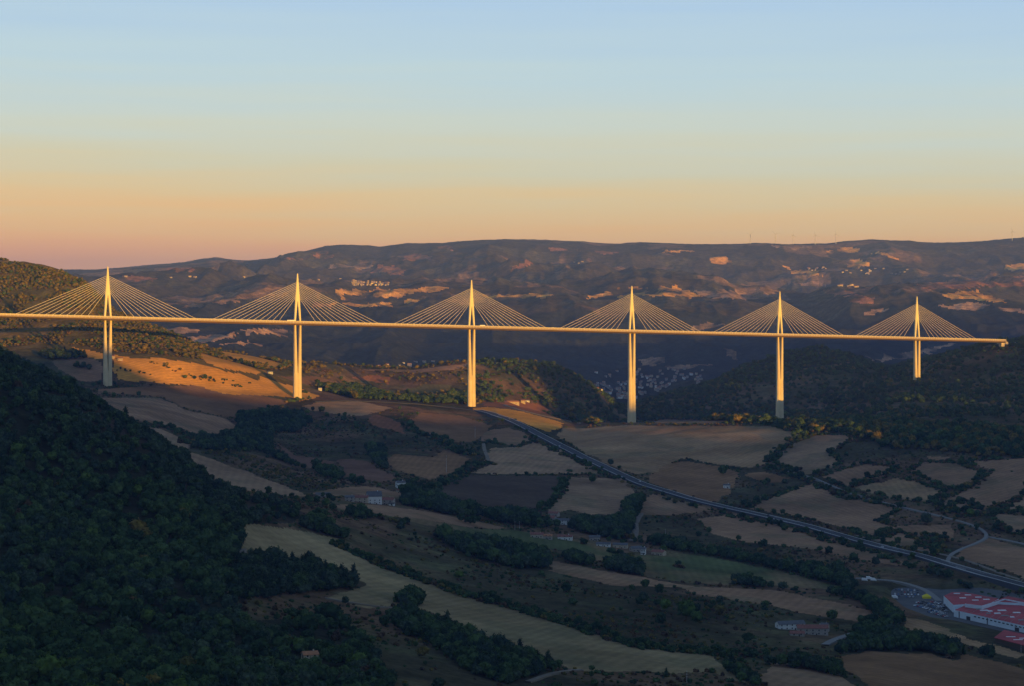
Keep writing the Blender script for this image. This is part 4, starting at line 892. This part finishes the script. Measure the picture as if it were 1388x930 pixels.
M_sky = mat('rooflight', (.7, .74, .78), .3)
def gz(x, y, r=4):
    return float(hz([x - r, x + r, x, x, x], [y, y, y - r, y + r, y]).min())
def house(px, py, w, d, h, rz, wm, rm, name='house', label=None, cat='house', group=None, roofh=None, parts=True, sheds=None, nwin=3):
    p = at(px, py); z = gz(p.x, p.y, max(w, d) / 2) ; zt = float(hz(p.x, p.y)[0]); base = z - 1
    h = h + (zt - z) * .5
    r = empty(name, (p.x, p.y, z), R(rz)); tag(r, label, cat, group); roofh = roofh or d * .22
    if not parts:
        bpy.data.objects.remove(r); b = MB(); b.box(-w / 2, w / 2, -d / 2, d / 2, -2, h, 0); b.gable(-w / 2, w / 2, -d / 2, d / 2, h, h + roofh, 1)
        for k in range(2): b.box(-w * .25 + k * w * .5 - .5, -w * .25 + k * w * .5 + .5, -d / 2 - .04, -d / 2 + .1, h * .45, h * .75, 2)
        o = b.build(name, [wm, rm, M_win]); o.location = (p.x, p.y, z); o.rotation_euler = (0, 0, R(rz)); tag(o, label, cat, group); return o
    b = MB(); b.box(-w / 2, w / 2, -d / 2, d / 2, -3, h, 0); k = roofh / (d / 2)
    b.add([(-w / 2, -d / 2, h), (-w / 2, d / 2, h), (-w / 2, 0, h + roofh - .05), (w / 2, -d / 2, h), (w / 2, d / 2, h), (w / 2, 0, h + roofh - .05)], [(0, 2, 1), (3, 4, 5)])
    b.build('wall', wm, r)
    b = MB(); b.gable(-w / 2, w / 2, -d / 2, d / 2, h, h + roofh, 0, .5); 
    b.f = b.f; rf = MB(); rf.v, rf.f, rf.m = b.v[6:], [tuple(i - 6 for i in f) for f in b.f[2:]], b.m[2:]; ro = rf.build('roof', rm, r)
    if cat == 'house':
        c = MB(); c.box(w * .25 - .4, w * .25 + .4, -.4, .4, h + roofh * .4, h + roofh + 1.1); c.build('chimney', wm, ro)
    wb = MB(); wb.box(-.5, .5, -.06, .1, 0, 1.3); wme = None
    for k in range(nwin):
        xx = -w / 2 + (k + .5) * w / nwin
        for zz in ([1.0] if h < 4.5 else [1.0, 3.7]):
            if wme is None:
                o = wb.build('window', M_win, r); wme = o.data
            else: o = link(bpy.data.objects.new('window', wme), r)
            o.location = (xx, -d / 2 - .02, zz + (zt - z) * .5)
            o.rotation_euler = (0, 0, 0)
    o = link(bpy.data.objects.new('window', wme), r); o.location = (-w / 2 - .02, 0, h * .55); o.rotation_euler = (0, 0, R(-90)); o.scale = (1.6, 1, 1.4)
    dm = MB(); dm.box(-.6, .6, -.05, .1, -.3, 2.1); o = dm.build('door', M_door, r); o.location = (w * .12, -d / 2 - .03, 0)
    return r
# foreground farm
house(1071, 853, 24, 10, 5.2, 14, M_white, M_slate, 'barn', 'long white barn with a grey roof standing left of the stone farmhouse', 'barn', roofh=2.2, nwin=5)
house(1080, 862, 12, 7, 2.6, 3, M_stone, M_tile, 'shed', 'small red roofed shed just in front of the white barn', 'shed', nwin=2)
house(1101, 860, 26, 10, 6.2, -2, M_stone, M_tile, 'farmhouse', 'long stone farmhouse with a faded tiled roof right of the white barn', 'house', nwin=5)
house(1118, 857, 6, 8, 6.0, -25, M_stone, M_slate, 'annexe', 'narrow grey annexe at the right end of the stone farmhouse', 'house', nwin=1)
house(420, 897, 9, 7, 5, 20, M_cream, M_rust, 'house', 'small house with an orange roof half hidden in the wood at the bottom', 'house', nwin=2)
house(1226, 868, 7, 5, 2.6, 10, M_cream, M_tile, 'hut', 'tiny pale hut among trees left of the narrow stubble field', 'hut', nwin=1)
# hamlet with the white house
house(507, 683, 16, 10, 9, 15, M_white, M_slate, 'house', 'tall white gabled house in the middle of the hamlet', 'house', roofh=5, nwin=3)
house(489, 681, 17, 9, 6, -10, M_cream, M_tile, 'house', 'house with a pinkish tiled roof left of the tall white one', 'house')
house(474, 680, 10, 8, 5, 0, M_stone, M_slate, 'house', 'grey house half hidden by trees at the left end of the hamlet', 'house', nwin=2)
house(523, 684, 19, 10, 6, -12, M_stone, M_tile, 'house', 'long house with a brown red roof right of the tall white one', 'house')
house(531, 686, 6, 4, 2.5, -8, M_white, M_slate, 'shed', 'little white shed at the right end of the hamlet', 'shed', nwin=1)
house(438, 675, 16, 8, 4, 5, M_stone, M_slate, 'barn', 'low grey barn left of the hamlet at the field edge', 'barn')
house(543, 662, 11, 9, 7, 20, M_white, M_slate, 'house', 'white house among the stream trees above the hamlet', 'house', nwin=2)
house(543, 668, 9, 6, 3, 20, M_cream, M_tile, 'shed', 'low outbuilding just below the white house in the trees', 'shed', nwin=2)
# stream side hamlet
for a in [(744,706,16,10,4,-20,M_stone,M_tile,'house','long house with a dull red roof above the stream'),(763,711,18,9,5,-10,M_white,M_slate,'barn','pale barn right of the dull red roof by the stream'),
          (751,700,12,8,4,-25,M_stone,M_tile,'house','house with a tiled roof uppermost of the stream side houses'),
          (728,729,14,8,4,-6,M_cream,M_tile,'house','red roofed house at the upper edge of the green meadow'),(741,731,12,8,4,-6,M_stone,M_rust,'house','orange roofed house in the row above the green meadow'),
          (766,732,16,8,4,-8,M_white,M_tile,'house','white walled house at the right end of the row above the meadow'),
          (806,733,12,8,4,0,M_stone,M_slate,'house','grey house among trees left of the long white shed'),(818,741,15,7,3,-12,M_white,M_slate,'shed','long low white shed beside the stream road'),(841,743,16,8,4,-10,M_cream,M_slate,'shed','pale grey shed between the long shed and the road bridge'),
          (862,748,12,9,4,20,M_stone,M_slate,'barn','grey barn left of the white gable at the meadow end'),(872,752,5,8,6,-12,M_white,M_slate,'house','narrow white gable at the right end of the meadow'),(893,753,14,9,4,-30,M_cream,M_tile,'house','long house with a faded pink roof at the right end of the meadow'),
          (985,662,9,7,4,0,M_white,M_slate,'house','small white house in the rough ground below the broad crest field'),(845,706,10,7,4,0,M_stone,M_slate,'house','grey house in the trees above the stream road'),
          (695,547,26,9,5,0,M_cream,M_rust,'house','long sunlit house on the crest right of the third pier'),(709,547,9,7,6,0,M_cream,M_tile,'house','sunlit gabled house at the right end of the crest farm'),(715,545,8,6,3,0,M_white,M_slate,'shed','little pale shed on the crest right of the sunlit farm'),
          (366,507,9,6,4,30,M_silver,M_slate,'shed','little bluish shed in the trees left of the second pier'),(434,530,6,5,5,0,M_white,M_slate,'house','tiny white house right of the second pier'),
          (152,486,9,7,4,0,M_cream,M_tile,'house','pale stone house beside the nearest pier under the wood'),(163,489,8,6,4,0,M_cream,M_tile,'house','second pale house right of the nearest pier')]:
    px, py, w, d, h, rz, wm, rm, nm, lab = a
    house(px, py, w, d, h, rz, wm, rm, nm, lab, 'house' if nm == 'house' else nm, parts=py > 600, nwin=3)
# sunlit farm on the mid hill
for k, (px, py, w, d, h, wm, rm, lab) in enumerate([(514,497,8,6,4,M_cream,M_tile,'leftmost tiny sunlit hut of the mid hill farm'),(525,497,12,8,8,M_cream,M_tile,'sunlit gabled house left in the mid hill farm'),
        (555,497,16,9,10,M_cream,M_rust,'large sunlit house in the middle of the mid hill farm'),(562,491,22,7,4,M_cream,M_tile,'long red roofed barn behind the large sunlit house'),(547,493,10,6,4,M_white,M_slate,'pale blue shaded shed left of the large sunlit house'),
        (575,492,14,8,8,M_cream,M_tile,'sunlit house right of the long red barn'),(587,491,14,7,5,M_cream,M_rust,'rightmost sunlit house of the mid hill farm'),(541,496,12,6,4,M_stone,M_slate,'grey barn between the sunlit houses of the mid hill farm')]):
    house(px, py, w, d, h, random.uniform(-15, 15), wm, rm, 'house', lab, 'house', parts=False)
def village(pts, grp, lab, wr=(8, 15), bright=.7):
    for px, py in pts:
        px += random.uniform(-.8, .8); py += random.uniform(-.5, .5)
        if random.random() < .5: rm = M_tile
        else: rm = random.choice([M_rust, M_slate, M_tile])
        wm = M_cream if random.random() < bright else random.choice([M_white, M_stone, M_stone, M_stone])
        house(px, py, random.uniform(*wr), random.uniform(7, 10), random.uniform(5, 8), random.uniform(-40, 40), wm, rm, 'house', lab, 'house', grp, parts=False)
rg = random.Random(5)
village([(478 + 50 * t, 379 + 8 * rg.random() * (1 - t * .6) + 4 * t) for t in [rg.random() ** 1.2 for _ in range(75)]], 'houses of the hillside village left of the third mast', 'house in the sunlit village on the far hillside', (7, 12), .9)
tw = []
while len(tw) < 150:
    x = rg.uniform(800, 960); y = rg.uniform(500, 542); 
    if (y < 508 and rg.random() < .7) or (y < 520 and x < 850 and rg.random() < .6): continue
    if y > 520 + 40 * max(0, (930 - x)) / 130 or y > 515 + (x - 790) * .8: continue
    tw.append((x, y))
village(tw, 'houses of the valley village behind the fourth pier', 'house in the shaded village on the valley floor', (6, 11), .35)
village([(rg.uniform(1095, 1120), rg.uniform(362, 366)) for _ in range(12)] + [(rg.uniform(1140, 1230), rg.uniform(364, 371)) for _ in range(16)] + [(rg.uniform(1135, 1165), rg.uniform(386, 389)) for _ in range(8)], 'scattered farms on the far slopes at the right', 'farm building on the far slope at the right', (10, 18), .7)
village([(779, 356), (784, 357), (789, 355), (170, 375), (232, 376), (258, 375), (264, 375), (330, 375), (432, 378), (462, 377), (1180, 367), (1168, 366)], 'lone farms on the far slopes', 'lone farm building on the far slope', (12, 20), .8)

# factory ---------------------------------------------------------------
def slab(b, pts, z0, z1, m=0):
    nn = len(pts); b.add([(x, y, z0) for x, y in pts] + [(x, y, z1) for x, y in pts], [tuple(range(nn))[::-1], tuple(range(nn, 2 * nn))] + [(i, (i + 1) % nn, nn + (i + 1) % nn, nn + i) for i in range(nn)], m)
M_yard = mat('worn_asphalt', (.10, .098, .095), .9, noise=(.05, .25))
def platform(pts, name, m, z):
    b = MB(); slab(b, [fw(*p, z) for p in pts], z - 14, z); o = b.build(name, m); o['kind'] = 'structure'; return o
platform(YARD, 'factory_yard', M_yard, FZ + .3)
fac = empty('factory', (0, 0, 0)); tag(fac, 'large white walled factory hall with stepped red roofs at the right edge', 'factory')
def hall(pts, h, par=.8):
    W = [fw(*p) for p in pts]; b = MB(); slab(b, W, FZ - 1, FZ + h); b.build('wall', M_fac, fac)
    c = np.mean(W, axis=0); b = MB(); slab(b, [(c[0] + (x - c[0]) * .985, c[1] + (y - c[1]) * .985) for x, y in W], FZ + h - .5, FZ + h + .25); return b.build('roof', M_redroof, fac), W, h
M_fac = mat('white_cladding', (.66, .72, .78), .6, noise=(.12, .06))
front = [(1293,837),(1388,859),(1478,880),(1500,850),(1388,831),(1345,829),(1331,833),(1306,831)]
r1, W1, h1 = hall(front, 6.6)
back = [(1279,819),(1292,831.5),(1306,830.5),(1331,832.5),(1344,828.5),(1354,823),(1308,814),(1290,814)]
r2, W2, h2 = hall(back, 7.6)
r3, W3, h3 = hall([(1346,828.6),(1388,830.6),(1460,842),(1455,830),(1388,826),(1366,821)], 8.8)
b = MB()
def wallband(a, c, z0, z1, off=.15):
    a = Vector((*a, 0)); c = Vector((*c, 0)); d = (c - a).normalized(); nn = Vector((d.y, -d.x, 0)); 
    if nn.y > 0: nn = -nn
    q = MB(); P = [a + nn * off, c + nn * off, c - nn * .1, a - nn * .1]; slab(q, [(p.x, p.y) for p in P], z0, z1); return q
A0, A1 = Vector(W1[0]), Vector(W1[2])
for k in range(26):            # strip of windows along the front
    t0 = .16 + k * .031; a = A0.lerp(A1, t0); c = A0.lerp(A1, t0 + .016)
    if t0 > .94: break
    wallband(a, c, FZ + 4.3, FZ + 5.3).build('window', M_win, fac)
for t0 in (.10, .47, .72): wallband(A0.lerp(A1, t0), A0.lerp(A1, t0 + .03), FZ, FZ + 3.6).build('loading_door', M_door, fac)
for t0 in (.04, .26, .55, .80): wallband(A0.lerp(A1, t0), A0.lerp(A1, t0 + .006), FZ, FZ + 6.4, .3).build('downpipe', M_slate, fac)
for (px, py) in [(1334,829),(1342,830),(1352,833),(1362,836),(1340,833),(1372,838),(1358,829),(1384,842),(1326,827),(1378,832)]:
    x, y = fw(px, py, FZ + h1); q = MB(); w = random.uniform(1.5, 4); slab(q, [(x - w, y - 1.5), (x + w, y - 1.5), (x + w, y + 1.5), (x - w, y + 1.5)], FZ + h1 + .2, FZ + h1 + 1.0); q.build('rooflight', M_sky if random.random() < .6 else M_dark, fac)
for (px, py) in [(1297,806),(1312,808),(1326,811),(1337,814),(1305,812),(1322,815)]:
    x, y = fw(px, py, FZ + h2); q = MB(); slab(q, [(x - 3, y - 1.2), (x + 3, y - 1.2), (x + 3, y + 1.2), (x - 3, y + 1.2)], FZ + h2 + .2, FZ + h2 + .9); q.build('rooflight', M_sky, fac)
# white parapet between the halls
P = [fw(1308, 822, FZ + 8), fw(1331, 825, FZ + 8), fw(1362, 814, FZ + 9), fw(1388, 819, FZ + 9), fw(1430, 827, FZ + 9)]
for a, c in zip(P[:-1], P[1:]): wallband(a, c, FZ + 6.8, FZ + 10.2, .4).build('parapet', M_fac, fac)
for k, px in enumerate(range(1296, 1470, 9)):      # standing seams of the roof sheets, one in a few shown
    a = Vector(fw(px, 829 + (px - 1296) * .232, FZ + h1)); c = Vector(fw(px + 16, 822 + (px - 1296) * .14, FZ + h1))
    if 1300 < px < 1385: q = MB(); q.tube((a.x, a.y, FZ + h1 + .3), (c.x, c.y, FZ + h1 + .3), .12, .12, 4); q.build('roof_seam', M_dark, fac)
# second, low red roofed warehouse in the corner
z2 = float(at(1372, 872).z)
wh = empty('warehouse', (0, 0, 0)); tag(wh, 'low dark warehouse with a patchy red roof below the factory', 'warehouse')
Wp = [fw(1349,872,z2), fw(1388,882,z2), fw(1450,898,z2), fw(1462,888,z2), fw(1400,870,z2), fw(1362,862,z2)]
q = MB(); slab(q, Wp, z2 - 4, z2 + 4.0); q.build('wall', M_wood, wh); c = np.mean(Wp, axis=0); q = MB(); slab(q, [(c[0] + (x - c[0]) * 1.03, c[1] + (y - c[1]) * 1.03) for x, y in Wp], z2 + 4.01, z2 + 4.5); q.build('roof', M_redroof, wh)
for (px, py) in [(1370,864),(1380,868),(1388,866)]:
    x, y = fw(px, py, z2 + 4.5); q = MB(); slab(q, [(x - 4, y - 1), (x + 4, y - 1), (x + 4, y + 1), (x - 4, y + 1)], z2 + 4.4, z2 + 4.75); q.build('rooflight', M_sky, wh)
# yellow tent
x, y = fw(1256, 812); t = empty('tent', (x, y, FZ)); tag(t, 'bright yellow marquee tent beside the car park', 'tent')
q = MB(); q.box(-4, 4, -3, 3, 0, 2.2); q.build('side_wall', M_yel, t); q = MB(); q.loft([[(-4.4, -3.4, 2.2), (4.4, -3.4, 2.2), (4.4, 3.4, 2.2), (-4.4, 3.4, 2.2)], [(-2, -1, 3.9), (2, -1, 3.9), (2, 1, 3.9), (-2, 1, 3.9)], [(-.4, -.2, 4.8), (.4, -.2, 4.8), (.4, .2, 4.8), (-.4, .2, 4.8)]]); q.build('canopy', M_yel, t)

# ------------------------------------------------------------------ vehicles
CARN = {'white': M_carwhite, 'silver': M_silver, 'black': M_black, 'blue': M_blue, 'red': M_red}
carproto = {}
def make_car(col):
    r = empty('parked_car', (0, 0, 0)); b = MB()
    b.loft([[(-2.1, y, z) for y, z in ((-.8, .35), (.8, .35), (.8, .8), (-.8, .8))], [(-1.9, y, z) for y, z in ((-.88, .3), (.88, .3), (.88, .9), (-.88, .9))], [(1.0, y, z) for y, z in ((-.88, .3), (.88, .3), (.88, .92), (-.88, .92))], [(2.1, y, z) for y, z in ((-.8, .35), (.8, .35), (.78, .68), (-.78, .68))]])
    b.build('body', CARN[col], r)
    b = MB(); b.loft([[(-1.75, -.75, .88), (1.0, -.75, .88), (1.0, .75, .88), (-1.75, .75, .88)], [(-1.3, -.62, 1.42), (.35, -.62, 1.42), (.35, .62, 1.42), (-1.3, .62, 1.42)]]); b.build('cabin', M_win, r)
    b = MB(); b.box(-1.28, .33, -.6, .6, 1.41, 1.47); b.build('roof', CARN[col], r)
    wm = None
    for x in (-1.3, 1.3):
        for y in (-.85, .85):
            if wm is None:
                w = MB(); w.tube((0, -.1, 0), (0, .1, 0), .32, .32, 12); o = w.build('wheel', M_tyre, r); wm = o.data
            else: o = link(bpy.data.objects.new('wheel', wm), r)
            o.location = (x, y, .32)
    return r
def car(x, y, z, rz, col, label, group=None, moving=False):
    if col not in carproto: carproto[col] = make_car(col); r = carproto[col]; r.location = (x, y, z); r.rotation_euler = (0, 0, rz)
    else: r = dup(carproto[col], (x, y, z), rz)
    r['label'] = label; r['category'] = 'car'
    if group: r['group'] = group
    elif 'group' in r: del r['group']
    return r
cols = list(CARN); rows = [((1212,801),(1246,802)),((1211,804),(1246,805)),((1211,807),(1247,808)),((1212,810),(1240,811)),((1243,818),(1284,830)),((1250,817),(1286,827)),((1240,822),(1282,834)),((1262,817),(1286,823)),((1256,830),(1284,838))]
for (a, c) in rows:
    A_, C_ = Vector((*fw(*a), FZ)), Vector((*fw(*c), FZ)); d = C_ - A_; nn = int(d.length / 3.1); ang = math.atan2(d.y, d.x) + math.pi / 2
    for k in range(nn):
        if random.random() < .2: continue
        p = A_.lerp(C_, (k + .5) / nn); col = random.choices(cols, [3, 3, 3, 2, 1])[0]
        car(p.x, p.y, p.z + .35, ang + random.choice([0, math.pi]), col, '%s car parked in a row in front of the factory' % col, '%s cars in the factory car park' % col)
# white vans at the end of the lane
def make_van(name, L_, H_, m, box=True):
    r = empty(name, (0, 0, 0)); b = MB(); b.box(-L_ / 2, L_ / 2 - 2.0, -1.22, 1.22, .9, H_); b.build('cargo_box', m, r)
    b = MB(); b.loft([[(L_ / 2 - 1.9, y, z) for y, z in ((-1.15, .6), (1.15, .6), (1.15, H_ * .8), (-1.15, H_ * .8))], [(L_ / 2 - .5, y, z) for y, z in ((-1.15, .6), (1.15, .6), (1.1, H_ * .72), (-1.1, H_ * .72))], [(L_ / 2, y, z) for y, z in ((-1.1, .6), (1.1, .6), (1.05, H_ * .38), (-1.05, H_ * .38))]]); b.build('cab', m, r)
    b = MB(); b.box(-L_ / 2, L_ / 2 - .3, -.5, .5, .55, .9); b.build('chassis', M_black, r)
    b = MB(); b.box(L_ / 2 - .55, L_ / 2 - .2, -1.0, 1.0, H_ * .42, H_ * .66); b.build('windscreen', M_win, r)
    wm = None
    for x in ((-L_ / 2 + 1.2, -L_ / 2 + 2.5, L_ / 2 - 1.4) if L_ > 9 else (-L_ / 2 + 1.2, L_ / 2 - 1.4)):
        for y in (-1.0, 1.0):
            if wm is None: w = MB(); w.tube((0, -.15, 0), (0, .15, 0), .5, .5, 12); o = w.build('wheel', M_tyre, r); wm = o.data
            else: o = link(bpy.data.objects.new('wheel', wm), r)
            o.location = (x, y, .5)
    return r
lor = make_van('lorry', 16, 4.6, M_carwhite); p = V0 + L(0, 0, 0, 0)
def on_deck(px, t):
    u = (px - CX) / FPX; i = (px - 146 ) / 250.0
    for _ in range(30):
        q = V0 + L(i, 0, t, .36); i += (px - (q.x / q.y * FPX + CX)) / 240.0
    return V0 + L(i, 0, t, .36)
lor.location = on_deck(395, -8.5); lor.rotation_euler = (0, 0, BANG); tag(lor, 'long white lorry on the bridge just left of the second mast', 'lorry')
l2 = dup(lor, on_deck(654, -8.5), BANG, 'shorter white lorry on the bridge just right of the third mast', scale=(.72, 1, .95))
def deck_car(px, col, lab):
    p = on_deck(px, -8.2); return car(p.x, p.y, p.z, BANG, col, lab)
v1 = make_van('van', 6, 3.4, M_carwhite); v1.location = on_deck(750, -8.2); v1.rotation_euler = (0, 0, BANG); tag(v1, 'white van on the bridge between the third and fourth masts', 'van')
dup(v1, on_deck(313, -8.2), BANG, 'white van on the bridge left of the second mast, well behind the lorry')
for px, py, lab in [(1172, 789, 'leftmost of the white vans parked at the end of the lane'), (1178, 787, 'middle white van parked at the end of the lane'), (1184, 789, 'right hand white van parked at the end of the lane'), (1213, 813, 'white van parked at the left end of the factory car park')]:
    p = at(px, py) if px < 1200 else Vector((*fw(px, py), FZ)); dup(v1, (p.x, p.y, p.z + .35), R(-15), lab)
def hw_at(px):
    xs = hw[:, 0] / hw[:, 1] * FPX + CX; k = int(np.argmin(abs(xs - px))); k = min(max(k, 1), len(hw) - 2); t = hw[k + 1] - hw[k - 1]; t /= np.hypot(*t); return hw[k], t
for px, off, col, lab in [(715, 3, 'white', 'white car on the highway just past the third pier'), (866, 4, 'white', 'white car on the highway below the broad crest field'), (1197, -4, 'white', 'white car on the highway near the diamond shaped field'), (689, 3, 'silver', 'silver car on the highway where it leaves the crest'), (760, -3, 'white', 'white car on the highway beside the crest field edge'), (1040, 4, 'black', 'dark car on the highway between the two large right hand fields')]:
    p, t = hw_at(px); x, y = p[0] - t[1] * off, p[1] + t[0] * off; car(x, y, float(hz(x, y)[0]) + 2.2, math.atan2(t[1], t[0]), col, lab)

# ------------------------------------------------------------------ poles, pylons, wind turbines
def pole(px, py, h, label, r=.2, arms=True, name='power_pole'):
    p = at(px, py); t = empty(name, p); tag(t, label, 'pole'); b = MB(); h *= .9; b.tube((0, 0, -1), (0, 0, h), r, r * .6, 8); b.build('mast_tube', M_rail, t)
    if arms: b = MB(); b.box(-1.8, 1.8, -.15, .15, h - 1.6, h - 1.2); b.box(-1.3, 1.3, -.15, .15, h - 3.4, h - 3.0); b.build('crossarm', M_wood, t)
for a in [(902, 736, 17, 'pale pole standing among the trees right of the stream road'), (644, 594, 20, 'pale power pole on the slope under the third pier'), (605, 641, 26, 'tall power pole in the bowl shaped field'), (698, 719, 11, 'left of two thin pale poles at the meadow edge'), (704, 719, 11, 'right of two thin pale poles at the meadow edge'),
          (1364, 464, 16, 'lamp post on the bridge abutment at the right end'), (1371, 464, 11, 'shorter lamp post just right of the abutment'), (931, 926, 9, 'pale pole in the field at the bottom edge'), (1384, 885, 8, 'thin pole beside the low warehouse')]: pole(*a)
def turbine(px, py, h, lab):
    p = at(px, py + .8); p.z -= 2; t = empty('wind_turbine', p); tag(t, lab, 'wind turbine', None); b = MB(); b.tube((0, 0, -20), (0, 0, h), 3.2, 1.8, 8); b.build('tower', M_silver, t)
    b = MB(); b.box(-2, 2, -5, 3, h - 1, h + 3); n_ = b.build('nacelle', M_silver, t); a0 = random.uniform(0, 2)
    for k in range(3):
        a = a0 + k * 2.094; b = MB(); b.tube((0, -5.5, h + 1), (38 * math.cos(a), -5.5, h + 1 + 38 * math.sin(a)), 1.9, .5, 6); b.build('blade', M_silver, t)
for px, py, lab in [(1017, 329, 'wind turbine on the skyline left of the fifth mast'), (1051, 329, 'wind turbine on the skyline just left of the fifth mast tip'), (1075, 330, 'wind turbine on the skyline just right of the fifth mast'), (1105, 330, 'wind turbine on the skyline right of the fifth mast, third from the right'), (1133, 329, 'wind turbine on the skyline before the rounded summit'), (1372, 325, 'wind turbine on the skyline at the right edge')]: turbine(px, py, 78, lab)

# ------------------------------------------------------------------ haze
hm = bpy.data.materials.new('haze_air'); hm.use_nodes = True; t = hm.node_tree; t.nodes.clear()
ho = N(t, 'ShaderNodeOutputMaterial'); pv = N(t, 'ShaderNodeVolumePrincipled'); pv.inputs['Color'].default_value = (.30, .48, 1.0, 1); pv.inputs['Density'].default_value = 3.0e-5; pv.inputs['Anisotropy'].default_value = 0.0
t.links.new(pv.outputs[0], ho.inputs['Volume'])
b = MB(); b.box(-16000, 31000, -7000, 34500, 60, 1260); o = b.build('haze', hm); o['kind'] = 'stuff'; o.display_type = 'WIRE'
